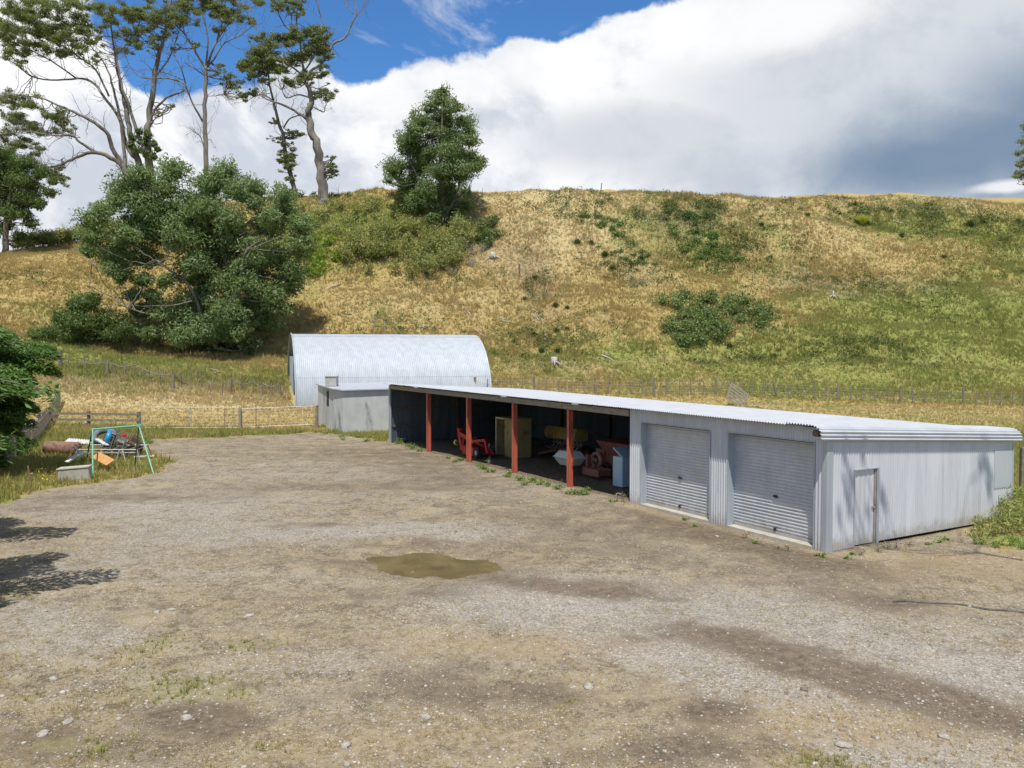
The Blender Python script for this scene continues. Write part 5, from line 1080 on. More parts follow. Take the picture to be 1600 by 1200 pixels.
# ---- conifers (layered drooping fans)
def conifer(name,label,base,h,rad,seed,group=None,lm=L_CONIF,density=1.,top_r=.25,bias=None,prof=None):
    rng=np.random.default_rng(seed); root=thing(name,base,label,'conifer',group); b0=np.array(base,float)
    MB().tube([b0-Z3*.3,b0+Z3*h*.5,b0+Z3*h],[.32,.2,.03],9).obj('trunk',M_BARKD,root,True)
    br=MB(); parts=[]
    nl=int(h*2.6*density)
    for i in range(nl):
        f=(i+.5)/nl; z=.06*h+f*h*.94; R_=rad*((1-f)**.75 if prof is None else float(np.interp(f,prof[0],prof[1])))*(.8+.4*rng.random())+top_r
        nb=int(5+5*(1-f)); a0=rng.random()*6.28
        for k in range(nb):
            a=a0+k*6.283/nb+rng.uniform(-.25,.25); Rb=R_*rng.uniform(.75,1.15)
            if bias is not None: Rb*=1+.18*math.cos(a-bias)
            d=np.array([math.cos(a),math.sin(a),0]); s0=b0+Z3*z; e=s0+d*Rb+Z3*(-.10*Rb+.1)
            mid=(s0+e)/2+Z3*.10*Rb; br.tube([s0,mid,e],[.045,.03,.01],4,False)
            n=int(300*Rb*density); u=rng.random(n)**.65; w=(rng.random(n)-.5)*2*(.12+.36*Rb*.42*np.sin(np.clip(u,0,1)*2.6))
            sd=np.array([-d[1],d[0],0]); q=(1-u)[:,None]**2*s0+2*(u*(1-u))[:,None]*(mid+Z3*.1)+(u**2)[:,None]*e
            C=q+sd*w[:,None]+Z3*(rng.normal(size=n)*.10-np.abs(w)*.25)[:,None]
            D=d[None]*.8+sd[None]*np.sign(w)[:,None]*.8+rng.normal(size=(n,3))*.35+np.array([0,0,-.2]); Nn=np.array([0,0,1.])+rng.normal(size=(n,3))*.35
            parts.append(leaf_quads(C,D,Nn,.19*(.6+.8*rng.random(n)),.065*(.6+.8*rng.random(n))))
    br.obj('branches',M_BARKD,root); V,Fc=cat(parts); npmesh('crown',V,Fc,lm,root); return root
PRF=([0,.15,.35,.6,.8,.93,1],[.45,.55,.75,1.0,.95,.6,.15]); PRO=([0,.15,.3,.5,.8,1],[.4,.6,.85,.95,.6,.1])
conifer('conifer_tree','layered dark green conifer filling the left edge above the verge',[P(-66,700,35)[0],35,0],6.9,2.75,31,'conifers on the left boundary',density=1.55,bias=0,prof=PRF)
conifer('conifer_tree','lower bushy conifer behind the first one at the left edge',[P(-22,680,41)[0]-1.6,40.5,0],6.2,3.3,32,'conifers on the left boundary',bias=0)
conifer('conifer_tree','tall conifer beyond the left frame edge shading the gravel',[-18.1,19.6,0],12.,4.3,33,'conifers on the left boundary',density=.8,prof=PRO)
conifer('conifer_tree','conifer beyond the left frame edge casting fingers of shade mid-left',[-14.0,15.0,0],9.,4.2,34,'conifers on the left boundary',density=.65,prof=PRO)
conifer('conifer_tree','conifer beyond the left frame edge near the lower left corner',[-10.6,7.2,0],8,3.0,35,'conifers on the left boundary',density=.6,prof=PRO)
conifer('conifer_tree','conifer beyond the left frame edge beside the verge grass',[-23.2,25.2,0],11,4.0,36,'conifers on the left boundary',density=.6,prof=PRO)
# ---- shrubs
def shrub(name,label,catg,lst,Y,mat,L,W,dens,seed,dy=1.2,group=None,zsq=.8,twigs=2,hang=.1,lump=.4,back=.5,scale=1.,bm=None,twr=.02,snap=False):
    cl=px_clumps(lst,Y,seed,dy,back,scale,zsq)
    mx=np.mean([c[0] for c,_ in cl]); my=np.mean([c[1] for c,_ in cl]); base=np.array([mx,my,Hs(mx,my)])
    if snap: cl=[(np.array([c[0],c[1],Hs(c[0],c[1])+r[2]*.55]),r) for c,r in cl]
    bz=base
    zt_=max(c[2] for c,_ in cl); limbs=[([bz-Z3*.2,bz+Z3*max(.3,(zt_-bz[2])*.35),bz+Z3*max(.5,(zt_-bz[2])*.7)],twr*3,twr)]
    return tree(name,label,catg,base,limbs,cl,mat,bm or M_BARKD,L,W,dens,seed,twigs,group,hang=hang,lump=lump,twr=twr)
yb=GH(120,540,60,95)[1]
shrub('dark_shrub','dark green shrub mass left of the bushy gum at the foot of the slope','shrub',[(100,495,18),(120,478,20),(140,470,18),(150,495,22),(125,505,22),(95,515,16),(160,515,20),(180,500,18),(75,520,14),(110,525,18),(140,525,18),(175,525,16),(195,515,16),(55,525,12),(85,535,12)],yb,L_DARK,.26,.11,420,41,scale=1.4,back=.9)
ys_=GH(600,400,75,112)[1]
# scrub on the bank: several distinct patches
def hillpatch(name,label,catg,pts,mat,L,W,dens,seed,rr_=(8,12),group=None,dy=.6,zsq=.6,twigs=1,scale=1.,lift=.35,bm=None,hang=.0,lump=.5):
    r=np.random.default_rng(seed); cl=[]
    for (px,py,rp_) in pts:
        g=GH(px,py+rp_*.35,60,125); k=rp_*g[1]/F*scale*1.22; cl.append((g+np.array([0,0,k*zsq*lift]),(k,k,k*zsq)))
    base=np.mean([c for c,_ in cl],0); base[2]=Hs(base[0],base[1])
    lim=[([np.array([c[0],c[1],c[2]-r_[2]*1.2]),np.array([c[0]+.05,c[1],c[2]]),np.array([c[0],c[1]-.05,c[2]+r_[2]*.5])],.05,.02) for c,r_ in cl]
    rr=tree(name,label,catg,base,lim,cl,mat,bm or M_BARKD,L,W,dens,seed,twigs,group,hang=hang,lump=lump,twr=.018)
    return rr
def fillpts(poly,n,r0,r1,seed):
    r=np.random.default_rng(seed); xs_=[p[0] for p in poly]; ys2=[p[1] for p in poly]; out=[]
    while len(out)<n:
        x_=r.uniform(min(xs_),max(xs_)); y_=r.uniform(min(ys2),max(ys2))
        if poly_sd(np.array([x_]),np.array([y_]),poly)[0]<0: out.append((x_,y_,r.uniform(r0,r1)))
    return out
hillpatch('hill_scrub','olive scrub covering the upper bank between thick gum and dense tree','scrub',fillpts([(470,322),(640,312),(690,345),(640,370),(520,375),(470,350)],44,9,18,1),L_SCRUB,.30,.10,190,51,zsq=.8,lift=.6)
hillpatch('hill_scrub','lime green scrub just right of the bushy gum','scrub',fillpts([(480,345),(520,360),(535,400),(510,430),(468,430),(462,390)],34,9,17,2),L_LIME,.28,.11,210,52,zsq=.7)
hillpatch('hill_scrub','taller mixed scrub along the lower edge of the bank under the dense tree','scrub',fillpts([(530,380),(640,360),(740,370),(740,410),(690,430),(600,438),(530,432)],56,10,21,3),L_SCRUB,.30,.10,210,53,zsq=1.1,lift=.9)
for k_,q_ in enumerate([(600,350,12),(640,385,13),(590,400,14),(680,395,14),(560,345,12),(655,410,12),(720,385,12),(545,395,12),(625,330,10)]): hillpatch('green_shrub',['green shrub high in the scrub bank, under the left gap','green shrub in the centre of the scrub bank','green shrub at the lower middle of the scrub bank','green shrub right of centre in the scrub bank','green shrub at the left of the scrub bank','green shrub at the bottom edge of the scrub bank','green shrub at the right end of the scrub near the dead brush','green shrub at the lower left of the scrub bank','small green shrub near the top of the scrub, right of centre'][k_],'shrub',[q_],L_BRAC,.28,.11,300,540+k_,zsq=.75,lift=.6,group='green shrubs in the scrub bank',scale=1.1)
hillpatch('dry_brush','grey-brown dead brush heap at the right end of the scrub','brush',[(700,378,13),(722,385,14),(740,395,14),(715,402,15),(690,410,13),(755,390,10),(735,412,12),(665,425,10),(705,428,10)],L_DEAD,.42,.035,260,55,zsq=.75,lift=.6,bm=M_BLEACH)
hillpatch('round_bush','round dark bush standing right of the dense tree','bush',[(750,358,15),(768,352,15),(760,370,17),(776,368,12),(748,375,12),(762,383,14),(772,345,10)],L_DARK,.24,.10,420,56,zsq=.9,lift=.5)
hillpatch('bramble_thicket','wide dark bramble thicket low on the slope above the long shed','thicket',fillpts([(1030,462),(1090,458),(1160,470),(1200,480),(1200,508),(1150,515),(1110,535),(1060,542),(1042,520),(1030,480)],62,12,18,4),L_BRAM,.26,.12,240,57,zsq=.85,lift=.5)
hillpatch('bracken_patch','bright green bracken patch in the gully high on the slope','bracken',fillpts([(1050,350),(1110,360),(1170,390),(1165,410),(1110,415),(1045,380)],46,8,14,5),L_BRAC,.26,.10,200,58,zsq=.5)
hillpatch('bracken_patch','dark bracken along the top left of the gully under the skyline','bracken',fillpts([(900,322),(930,325),(985,360),(990,375),(945,362),(905,335)],20,6,11,6),L_BRAC,.26,.10,230,59,zsq=.55)
hillpatch('gorse_bush','dark gorse bushes at the head of the gully','bush',fillpts([(1020,325),(1060,318),(1120,320),(1125,345),(1090,352),(1020,345)],20,7,12,7),L_DARK,.24,.09,260,60,zsq=.7)
hillpatch('bracken_patch','olive weeds on the right upper slope around the yellow tussock','bracken',fillpts([(1260,315),(1300,320),(1400,330),(1500,335),(1560,345),(1540,365),(1440,360),(1380,352),(1290,345)],34,5,9,8),L_SCRUB,.26,.08,150,61,zsq=.6)
def tuftbush(name,label,catg,px,py,rp_,mat,n,seed,group=None,h=1.2,w=.02,splay=.75):
    g=GH(px,py,60,125); r=np.random.default_rng(seed); root=thing(name,g,label,catg,group); k=rp_*g[1]/F
    an=r.random(n)*6.283; sp=r.random(n)**.8*splay; ln=k*h*(.6+.5*r.random(n)); d=np.stack([np.cos(an)*sp,np.sin(an)*sp,np.sqrt(np.maximum(.05,1-sp**2))],1)
    a0=g+np.stack([np.cos(an),np.sin(an),0*an],1)*(k*.22*r.random(n))[:,None]-Z3*.05
    mid=a0+d*ln[:,None]*.55; tip=mid+(d*np.array([1,1,.5]))*ln[:,None]*.5-Z3*(sp*ln*.18)[:,None]
    s_=np.stack([-np.sin(an),np.cos(an),0*an],1)*w*k
    V=np.stack([a0-s_,a0+s_,mid+s_*.8,mid-s_*.8],1).reshape(-1,3); V2=np.stack([mid-s_*.8,mid+s_*.8,tip+s_*.1,tip-s_*.1],1).reshape(-1,3)
    V,Fc=cat([(V,np.arange(len(V)).reshape(-1,4)),(V2,np.arange(len(V2)).reshape(-1,4))]); npmesh('blades',V,Fc,mat,root)
    return root
tuftbush('yellow_tussock','bright yellow-green spiky tussock near the top right of the hill','tussock',1348,352,17,L_YGR,420,71,h=1.3)
RU=[(834,522,11,'rush clump nearest the barn, upper left one of the lower group'),(846,548,11,'rush clump lowest left in the group above the shed roof'),(872,548,12,'rush clump lowest right in the group above the shed roof'),(870,515,9,'rush clump in the middle of the group above the shed roof'),(886,512,8,'rush clump upper right in the group above the shed roof'),(902,378,11,'rush clump on the pale upper slope'),(924,378,9,'rush clump just right of the one on the pale upper slope'),(945,398,12,'rush clump below the gully mouth'),(957,418,10,'dark rush clump left of the stunted small tree'),(1515,350,14,'big rush clump on the right upper slope'),(1537,345,10,'rush clump immediately right of the big one on the right upper slope'),(1410,367,9,'brownish rush clump mid right slope'),(835,432,8,'rush clump beside the bent post'),(868,475,9,'rush clump halfway down the bare rill'),(886,478,7,'small rush clump beside the rill'),(1140,540,8,'rush clump at the right foot of the bramble thicket'),(1210,555,9,'rush clump above the paddock fence, middle'),(1590,345,9,'rush clump at the right frame edge of the slope'),(1475,400,8,'low rush clump on the green right slope'),(1190,350,8,'lone green clump right of the bracken'),(820,465,7,'small rush clump left of the rill'),(1392,330,8,'rush clump under the skyline right of the dead log'),(1262,335,9,'dark rush clump left of the yellow tussock'),(1335,318,9,'dark spiky clump on the skyline'),(910,345,7,'small clump by the pale spur')]
for k,(px,py,rp_,lb) in enumerate(RU): tuftbush('rush_clump',lb,'rushes',px,py+4,rp_,L_RUSH,170,80+k,'rush clumps on the hill',h=1.15,w=.035)
hillpatch('stunted_tree','small stunted dark tree on the mid slope with dead twigs at its foot','small tree',[(990,415,8),(1003,410,8),(1012,412,6),(996,425,7),(985,422,6)],L_DARK,.24,.09,360,111,zsq=.6,lift=3.2)
hillpatch('dry_brush','dead twiggy brush under the stunted tree on the mid slope','brush',[(985,436,10),(1003,440,9),(995,445,9)],L_DEAD,.36,.03,220,112,zsq=.6,bm=M_BARKD)
hillpatch('stunted_tree','tiny lone sapling at the right above the bramble thicket','small tree',[(1199,417,6),(1205,412,5)],L_DARK,.22,.08,300,113,zsq=.7,lift=3.0)
hillpatch('dry_brush','pale dry shrub just above the arched barn','brush',[(592,494,14),(605,500,15),(585,508,13),(615,512,12),(600,515,14),(625,500,8)],L_SCRUB,.30,.035,200,114,zsq=.9,lift=.8,bm=M_BLEACH)
hillpatch('dry_brush','grey slash heap on the right slope near the white stump','brush',[(1248,432,9),(1262,440,10),(1280,445,9),(1293,448,9),(1270,430,7)],L_DEAD,.4,.03,150,115,zsq=.4,bm=M_BLEACH)
hillpatch('dry_brush','grey slash along the bare rill below the bent post','brush',[(828,455,8),(838,470,8),(835,485,7),(842,500,7),(850,460,7)],L_DEAD,.4,.03,150,116,zsq=.4,bm=M_BLEACH)
hillpatch('dry_brush','dead slash on the skyline around the fallen dark log','brush',[(1300,312,8),(1320,314,8),(1430,322,10),(1460,326,10),(1490,330,8)],L_DEAD,.4,.03,150,117,zsq=.4,bm=M_BLEACH)
for k_,q_ in enumerate([(1340,540,9),(1360,530,8),(1330,548,8),(1245,478,7),(1215,548,7),(1400,500,6),(1150,440,6)]): hillpatch('low_shrub',['low shrub on the lower right slope, middle of three','low shrub on the lower right slope, highest of three','low shrub on the lower right slope, left of three','low shrub right of the bramble thicket','low shrub below and right of the bramble thicket','lone low shrub on the green right slope','low shrub between bracken and bramble'][k_],'shrub',[q_],L_SCRUB,.26,.09,260,1180+k_,zsq=.5,group='low shrubs on the right slope',scale=1.1)
hillpatch('low_shrub','low green shrub by the paddock fence above the shed roof','shrub',[(1005,596,9),(1015,600,8),(995,604,7)],L_BRAC,.24,.08,220,119,zsq=.5)
hillpatch('ridge_scrub','dark scrub along the skyline behind the bushy gum and far left tree','scrub',fillpts([(45,350),(120,325),(200,312),(190,330),(130,350),(60,385),(20,390)],44,13,20,9),L_SCRUB,.32,.12,200,120,zsq=.75,lift=.8)
hillpatch('ridge_scrub','dark scrub at the foot of the tall gums on the skyline','scrub',[(470,305,9),(490,306,9),(520,306,8),(545,306,7),(420,312,12),(395,312,12),(230,318,14),(300,312,14),(340,312,14),(200,322,14)],L_DARK,.30,.11,230,121,zsq=.7,lift=.5)
hillpatch('bracken_patch','dark green shrubs along the lower rim of the gully, left of the bracken','bracken',fillpts([(930,385),(985,395),(1040,400),(1030,415),(960,412)],12,6,10,31),L_BRAM,.26,.10,230,124,zsq=.6)
hillpatch('bracken_patch','dark low shrubs high on the right slope below the skyline','bracken',fillpts([(1300,318),(1400,322),(1470,330),(1460,340),(1330,332)],14,5,9,32),L_BRAM,.26,.10,230,125,zsq=.6)
hillpatch('bare_shrub','leafless pinkish shrub on the skyline left of the bushy gum','shrub',[(140,315,8),(150,318,8),(133,320,7)],L_DEAD,.45,.03,160,122,zsq=.9,lift=1.,bm=M_BARKD)
hillpatch('understory_brush','dead brush and low growth under the bushy gum','brush',[(250,540,12),(270,545,12),(210,535,12),(230,540,12),(300,548,12),(200,545,10),(380,552,10)],L_DEAD,.36,.035,180,123,zsq=.7,lift=.5)
# stumps and bleached logs
LG=[(770,402,'bleached tree stump at the edge of the scrub bank',.5,'stump'),(866,566,'pale old stump above the shed roof left of centre',.45,'stump'),(1302,462,'grey standing stub on the right slope',.3,'stub')]
for px,py,lb,h,nm in LG:
    g=GH(px,py,60,125); m=MB(); r_=np.random.default_rng(int(px)); hh=h*2.6 if nm=='stub' else h*1.6
    m.tube([g-Z3*.3,g+Z3*hh*.3,g+Z3*hh*.7],[h*1.0 if nm!='stub' else .14,h*.75 if nm!='stub' else .11,h*.6 if nm!='stub' else .08],9)
    for k in range(6):
        a=r_.random()*6.28; m.tube([g+Z3*.1,g+np.array([math.cos(a)*h*1.3,math.sin(a)*h*1.3-.2,-.05]),g+np.array([math.cos(a)*h*2.1,math.sin(a)*h*1.8-.4,-.25])],[.1*h*2,.06,.03],6)
    solo(m,'tree_'+nm,M_BLEACH,g,lb,'stump' if nm!='stub' else 'dead stub',None,True)
LO=[((818,392),(860,380) ,'x')]
logs=[((532,445),(512,455),'grey log at the lower left of the scrub bank'),((540,490),(552,497),'small white log left of the pale dry shrub'),((730,487),(736,497),'short curved white log above the barn'),((657,512),(676,516),'curved white branch behind the barn roof'),((744,517),(770,533),'slim white log right of the barn roof'),((832,486),(842,493),'white stick lying on the rill, upper'),((834,496),(845,503),'white stick lying on the rill, lower'),((848,536),(862,528),'white pole between the lowest rush clumps'),((1278,306),(1300,310),'dark fallen log on the skyline right of centre'),((1310,309),(1335,312),'broken dark log on the skyline beside the spiky clump'),((1395,345),(1420,352),'bleached log on the right upper slope'),((330,586),(348,582),'white stick in the grass below the bushy gum'),((285,556),(293,560),'pale rounded log under the bushy gum'),((940,556),(960,566),'grey log low on the slope right of the rushes'),((780,500),(800,506),'grey log on the slope above the barn end')]
for k,(a_,b_,lb) in enumerate(logs):
    ga_=GH(*a_,60,125);gb_=GH(*b_,60,125); m=MB(); rl=np.random.default_rng(k+900); q1=ga_+(gb_-ga_)*.3; q2=ga_+(gb_-ga_)*.7; q1=q1+rl.normal(size=3)*.07; q2=q2+rl.normal(size=3)*.07; q1[2]=Hs(q1[0],q1[1])+.12; q2[2]=Hs(q2[0],q2[1])+.12; mid=(ga_+gb_)/2; m.tube(smooth_path([ga_+Z3*.05,q1,q2,gb_+Z3*.05],3),np.linspace(.085,.035,10),6); m.tube([q1,q1+np.array([.25,.1,.22]),q1+np.array([.6*rl.uniform(-1,1),.1,.4])],[.04,.03,.012],5)
    solo(m,'fallen_log',M_DARKWOOD if 'dark' in lb else M_BLEACH,mid,lb,'log','logs on the hillside',True)
# ---- low bracken and herbs mottling the slope
rh=np.random.default_rng(77)
x,y=visible_uv(60000,70,113,.8); wgt=np.zeros_like(x)
for b in ((1120,375,8,5,-.3,.9),(1060,330,9,3,0,.8),(1000,350,7,3,-.5,.7),(930,335,6,2.5,-.5,.8),(1480,345,10,2.6,0,.6),(1330,325,9,2.2,0,.6),(1560,365,8,4,0,.5),(1350,545,7,2.5,0,.5),(850,535,4,2.5,0,.5),(900,520,4,2.5,0,.35),(620,520,6,2,0,.3),(950,410,3,3,0,.5),(1250,560,8,1.5,0,.3),(1420,470,8,4,0,.22),(1190,500,5,2.5,0,.4),(1000,430,3,2.5,0,.4),(840,450,2,5,0,.5),(1520,440,9,2,0,.3),(700,440,6,2,0,.4),(780,560,5,1.5,0,.35),(1080,560,9,1.4,0,.3),(60,440,8,2,0,.25),(30,500,8,3,0,.2),(1300,440,5,2,0,.3)): wgt=wgt+b[5]*blob(x,y,*b[:5],hill=True)
keep=rh.random(len(x))<(wgt*1.25*sstep(.42,.62,fbm(x/1.6,y/1.3,88,3)))+.012*(fbm(x/2,y/2,89,3)>.55)
x,y=x[keep],y[keep]; nn_=len(x); hh=.30+.35*rh.random(nn_); kk=9
C=np.repeat(np.stack([x,y,H(x,y)],1),kk,0)+rh.normal(size=(nn_*kk,3))*np.array([.26,.22,.0])+np.array([0,0,1.])*(np.repeat(hh,kk)*rh.random(nn_*kk))[:,None]
V,Fc=leaf_quads(C,rh.normal(size=(nn_*kk,3)),rh.normal(size=(nn_*kk,3))+np.array([0,0,.8]),.30*(.6+.8*rh.random(nn_*kk)),.10*(.6+.8*rh.random(nn_*kk)))
L_HERB=foliage('hill_herb_leaves',(.055,.085,.025),(.13,.17,.05),(.22,.19,.09),.2,.6,.2)
o=npmesh('low_bracken',V,Fc,L_HERB); props(o,'low bracken and weeds mottling the hillside','ground cover',kind='stuff')
# ---- weeds by the shed
def nearplants(name,label,catg,pts,mat,L,W,dens,seed,group=None,zsq=.7,lift=.6,hang=0.,lump=.4,bm=None):
    cl=[]
    for (px,py,r_) in pts:
        g=gl(px,py); cl.append((g+Z3*r_*zsq*lift,(r_,r_,r_*zsq)))
    base=np.mean([c for c,_ in cl],0); base[2]=0
    lim=[([np.array([c[0],c[1],0-.05]),np.array([c[0]+.02,c[1],c[2]]),c+Z3*r_[2]*.4],.014,.005) for c,r_ in cl]
    return tree(name,label,catg,base,lim,cl,mat,bm or M_BARKD,L,W,dens,seed,1,group,hang=hang,lump=lump,twr=.008)
NP=[('weed_patch','broad-leaf weeds between hut and shed end post',[(560,684,.35),(590,682,.4),(540,688,.3),(575,690,.3)]),('weed_patch','bright weeds from the shed end post to the first red post',[(622,694,.35),(635,698,.38),(648,702,.35),(657,706,.3),(615,690,.3)]),('weed_patch','weeds between the first and second red posts',[(700,716,.2),(718,720,.25),(712,722,.2)]),('weed_patch','weeds between the second and third red posts',[(745,730,.25),(757,733,.3),(766,738,.25),(790,746,.25),(793,742,.2)]),('weed_patch','long strip of weeds before the fourth red post',[(815,751,.28),(830,754,.3),(845,758,.3),(860,760,.28),(873,765,.25),(822,758,.2)]),('weed_patch','weeds right of the fourth red post',[(900,772,.28),(912,773,.25),(922,766,.22),(890,771,.22),(955,785,.15)]),('weed_patch','low weed by the left roller door sill',[(1052,800,.10),(1065,812,.10),(1088,822,.13)]),('weed_patch','green weed by the middle of the right roller door',[(1184,848,.17)]),('weed_patch','small weeds at the near corner of the shed',[(1280,868,.10),(1290,870,.12),(1333,866,.10),(1322,872,.08)]),('weed_patch','weeds along the base of the side wall',[(1468,846,.15),(1450,850,.1),(1480,842,.12)]),
    ('weed_patch','weeds at the foot of the concrete hut',[(505,672,.3),(520,678,.35),(510,680,.25),(533,684,.25)]),('weed_patch','dock weeds beside the right end of the brown rail fence',[(226,692,.45),(236,694,.4),(213,690,.3)]),('weed_patch','weeds behind the black crate',[(205,700,.3),(216,706,.3)])]
for k,(nm,lb,pts) in enumerate(NP): nearplants(nm,lb,'weeds',[(a+random.uniform(-5,5),b,c*random.uniform(.7,1.3)) for a,b,c in pts for _ in (0,1)],L_WEED,.085,.045,1100,130+k,'weed patches along the buildings',zsq=.5,lump=.7)
nearplants('dry_weeds','dry brown weeds heaped against the side door and front corner','weeds',[(1385,858,.22),(1372,862,.2),(1400,856,.2),(1420,853,.18),(1345,866,.15)],L_DEAD,.16,.012,1800,150)
nearplants('dry_weeds','dry stalks at the foot of the fourth red post and pier','weeds',[(877,762,.15),(973,785,.2),(964,784,.15),(764,726,.18)],L_DEAD,.22,.012,900,151,zsq=1.6)
nearplants('dry_weeds','brown dead weeds before the right roller door','weeds',[(1165,840,.22),(1230,862,.2),(1215,858,.16)],L_DEAD,.14,.012,1700,152)
nearplants('tall_weeds','tangle of tall weeds and dry grass at the rear right corner of the shed','weeds',[(1545,838,.5),(1565,835,.6),(1590,832,.7),(1575,815,.7),(1600,815,.8),(1555,815,.5),(1620,840,.8),(1600,800,.8),(1530,830,.35),(1585,790,.6)],L_SCRUB,.20,.03,900,153,zsq=.85,lift=.75)
nearplants('tall_weeds','bright green low weeds at the rear right corner of the shed','weeds',[(1530,848,.3),(1555,854,.3),(1580,852,.35),(1600,858,.35),(1615,850,.4),(1520,838,.25)],L_WEED,.16,.03,1000,154,zsq=.6)
nearplants('flowering_weeds','yellow-flowered weeds at the left of the trough','weeds',[(70,748,.35),(60,742,.35),(85,752,.3),(75,757,.3),(50,750,.3)],L_FLOW,.07,.05,260,155,zsq=1.)
# overhanging tall gum out of frame on the right, whose sprays dapple the shed's side wall
gt=np.array([16.5,9.5,0.])
lim=[([gt,gt+np.array([-.5,.3,6]),gt+np.array([-.8,.8,12]),gt+np.array([-1.2,1.2,18])],.42,.12),([gt+np.array([-.8,.8,12]),gt+np.array([-2.5,2.6,14.5]),gt+np.array([-5,4.5,15.5])],.16,.05),([gt+np.array([-.6,.5,9]),gt+np.array([.5,3,13]),gt+np.array([0.,5,15])],.16,.05)]
SV=np.array([-.141,-1.756,3.7]); 
cl=[]
for s_,z_,r_ in ((1.0,1.75,.26),(.75,1.6,.22),(.9,1.2,.22),(.5,.9,.2),(2.2,1.35,.24),(2.35,1.1,.2),(.7,2.4,.16),(1.4,2.45,.16),(1.7,1.0,.15),(7.0,1.95,.30),(7.2,1.65,.30),(6.8,1.8,.2),(7.3,1.2,.22),(7.25,.95,.2)):
    w0=Wp(0,s_,z_); k=(15.6+ (s_*.13)-z_)/SV[2]; cl.append((w0+SV*k,(r_*.9,r_*.9,r_*.6)))
for k in range(7):
    a=random.random()*6.28; cl.append((gt+np.array([-1.2+2.2*math.cos(a)*random.random(),.8+2*math.sin(a)*random.random(),16+2.4*random.random()]),(1.1,1.1,.7)))
tree('overhanging_gum_tree','tall gum beyond the right frame edge whose sprays dapple the shed side wall','tree',gt,lim,cl,L_TALL,M_BARK,.22,.05,950,160,1,hang=.6,lump=.3,twr=.015)
# ================================================================ SKY, SUN, CAMERA
S=SV/np.linalg.norm(SV); EL=math.asin(S[2]); AZ=math.atan2(S[0],S[1])
w=bpy.data.worlds.new('World'); sc.world=w; w.use_nodes=True; nt=w.node_tree; nt.nodes.clear(); n=N(nt)
out=nt.nodes.new('ShaderNodeOutputWorld'); bg=nt.nodes.new('ShaderNodeBackground'); nt.links.new(bg.outputs[0],out.inputs[0])
sky=nt.nodes.new('ShaderNodeTexSky'); sky.sky_type='NISHITA'; sky.sun_disc=False; sky.sun_elevation=EL; sky.sun_rotation=AZ; sky.air_density=1.; sky.dust_density=.3; sky.ozone_density=2.5
g=n.new('ShaderNodeTexCoord').outputs['Generated']; xyz=n.sep(g)
az=n.m('ARCTAN2',xyz[0],xyz[1]); el=n.m('ARCSINE',xyz[2])
cb_=n.new('ShaderNodeCombineXYZ'); nt.links.new(az,cb_.inputs[0]); nt.links.new(el,cb_.inputs[1]); ae=cb_.outputs[0]
def azel(px,py): d=ray(px,py); d=d/np.linalg.norm(d); return math.atan2(d[0],d[1]),math.asin(d[2])
n1=n.noise(g,4.,8,.62,.2); n2=n.noise(g,14.,7,.6); n3=n.noise(n.map(g,(1,1,1.6)),5.,8,.6,.5)
def blobn(px,py,rx,ry):
    a,e=azel(px,py); dx=n.m('DIVIDE',n.m('SUBTRACT',az,a),rx/F); dy=n.m('DIVIDE',n.m('SUBTRACT',el,e),ry/F)
    return n.m('SUBTRACT',1.,n.m('SQRT',n.m('ADD',n.m('MULTIPLY',dx,dx),n.m('MULTIPLY',dy,dy))))
blue=None
for b_ in ((640,5,150,85),(560,30,130,70),(720,0,190,60),(850,25,80,36),(930,-10,150,30),(290,75,105,75),(250,20,110,60),(400,40,100,40),(820,-60,330,75),(430,-30,300,80)):
    q=blobn(*b_); blue=q if blue is None else n.m('MAXIMUM',blue,q)
up=n.m('MAXIMUM',n.ss(el,.48,.62,-1.2,.02),n.ss(n.m('ABSOLUTE',az),.9,1.5,-1.2,.10))     # unseen sky overhead and behind opened up to set the ambient light
blue=n.m('MAXIMUM',blue,up)
bf=n.m('ADD',blue,n.m('ADD',n.m('MULTIPLY',n.m('SUBTRACT',n1,.5),1.3),n.m('MULTIPLY',n.m('SUBTRACT',n2,.5),1.2)))
clear=n.ss(bf,-.04,.17)
# thin wisps inside the blue
wisp=n.m('MULTIPLY',n.ss(n.noise(n.map(g,(1,1,2.2)),5.,7,.65,.6),.56,.74),.5); clear=n.m('MULTIPLY',clear,n.m('SUBTRACT',1.,wisp))
lowhaze=None
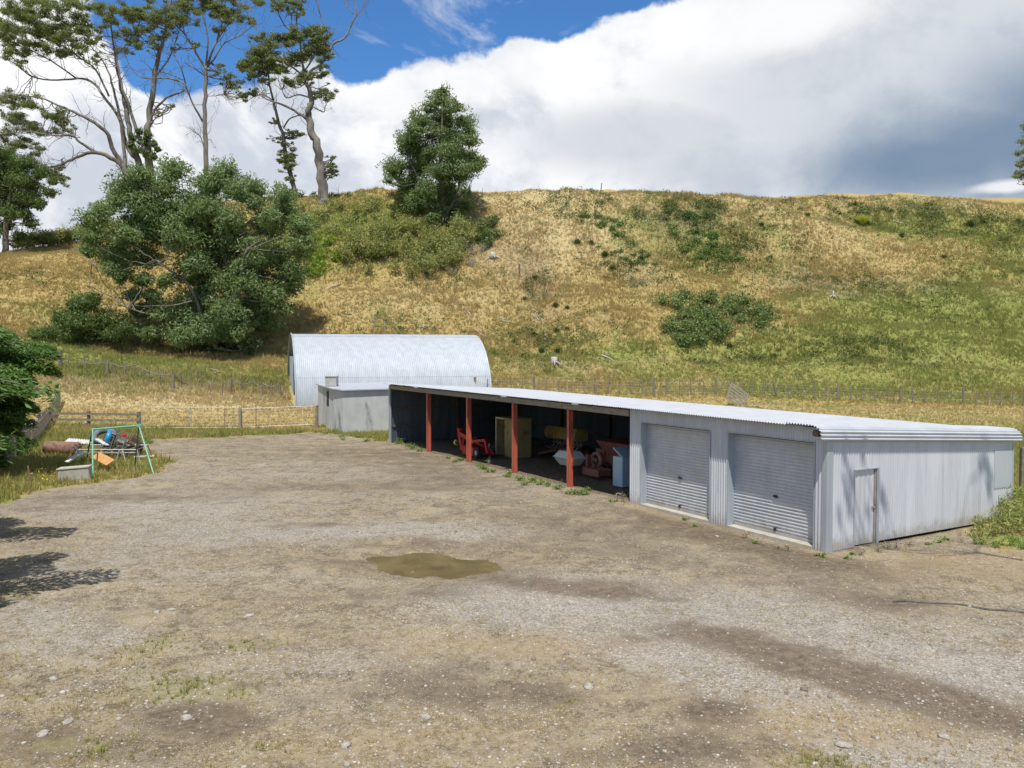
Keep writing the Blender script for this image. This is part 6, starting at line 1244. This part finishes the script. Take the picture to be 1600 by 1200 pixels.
# cloud body: white tops, grey bellies, slate rain cloud low on the right
puff=n.ss(n.m('ADD',n.m('MULTIPLY',n3,.65),n.m('MULTIPLY',n2,.35)),.40,.57)
c_=n.mix(puff,(.60,.65,.73),(.97,.98,1.))
dk=None
for b_ in ((1620,220,380,120),(1700,150,260,150),(1480,250,300,85)):
    q=blobn(*b_); dk=q if dk is None else n.m('MAXIMUM',dk,q)
dkf=n.ss(n.m('ADD',dk,n.m('MULTIPLY',n.m('SUBTRACT',n1,.5),.45)),-.25,.85)
c_=n.mix(n.m('MULTIPLY',dkf,.95),c_,(.18,.265,.385))
gy2=None
for b_ in ((1380,150,430,210),(1020,215,300,75),(1450,50,350,90),(1150,250,300,60)):
    q=blobn(*b_); gy2=q if gy2 is None else n.m('MAXIMUM',gy2,q)
c_=n.mix(n.m('MULTIPLY',n.m('SUBTRACT',n.ss(gy2,-.1,.7),dkf,None,True),.75),c_,(.56,.60,.66))
br=None
for b_ in ((850,110,190,60),(1150,40,250,60),(720,130,150,50),(600,150,120,50),(1570,292,60,12)):
    q=blobn(*b_); br=q if br is None else n.m('MAXIMUM',br,q)
c_=n.mix(n.m('MULTIPLY',n.ss(n.m('ADD',br,n.m('MULTIPLY',n.m('SUBTRACT',n3,.5),1.2)),0.,.7),.75),c_,(1.,1.,1.))
skyc=n.new('ShaderNodeVectorMath',operation='SCALE'); nt.links.new(sky.outputs[0],skyc.inputs[0]); skyc.inputs['Scale'].default_value=.10
deep=n.mix(1.,skyc.outputs[0],(.56,1.0,1.42),'MULTIPLY')
dim=n.ss(el,.34,.6,1.,.5)    # unseen cloud above the frame, dimmed to hold ambient light down
cs=n.new('ShaderNodeVectorMath',operation='SCALE'); nt.links.new(c_,cs.inputs[0]); nt.links.new(dim,cs.inputs['Scale'])
nt.links.new(n.mix(clear,cs.outputs[0],deep),bg.inputs[0]); bg.inputs[1].default_value=1.0
ld=bpy.data.lights.new('sun','SUN'); ld.energy=4.9; ld.angle=R(.53); ld.color=(1,.955,.89); lo=bpy.data.objects.new('sun',ld); COL.objects.link(lo); lo.location=(0,0,60)
lo.rotation_euler=Vector(-S).to_track_quat('-Z','Y').to_euler()
cd=bpy.data.cameras.new('camera'); cam=bpy.data.objects.new('camera',cd); COL.objects.link(cam); cam.location=(0,0,CAMZ); cam.rotation_euler=(math.pi/2-PITCH,0,0)
cd.sensor_width=36; cd.lens=F/1600*36; cd.clip_end=3000; cd.clip_start=.1; sc.camera=cam
sc.view_settings.view_transform='Standard'; sc.view_settings.look='None'; sc.view_settings.gamma=1; sc.view_settings.exposure=.06
sc.render.resolution_x=1024; sc.render.resolution_y=768
sc.cycles.max_bounces=4; sc.cycles.diffuse_bounces=3; sc.cycles.transparent_max_bounces=2; sc.cycles.transmission_bounces=2; sc.cycles.glossy_bounces=2
w.cycles.sampling_method='MANUAL'; w.cycles.sample_map_resolution=512
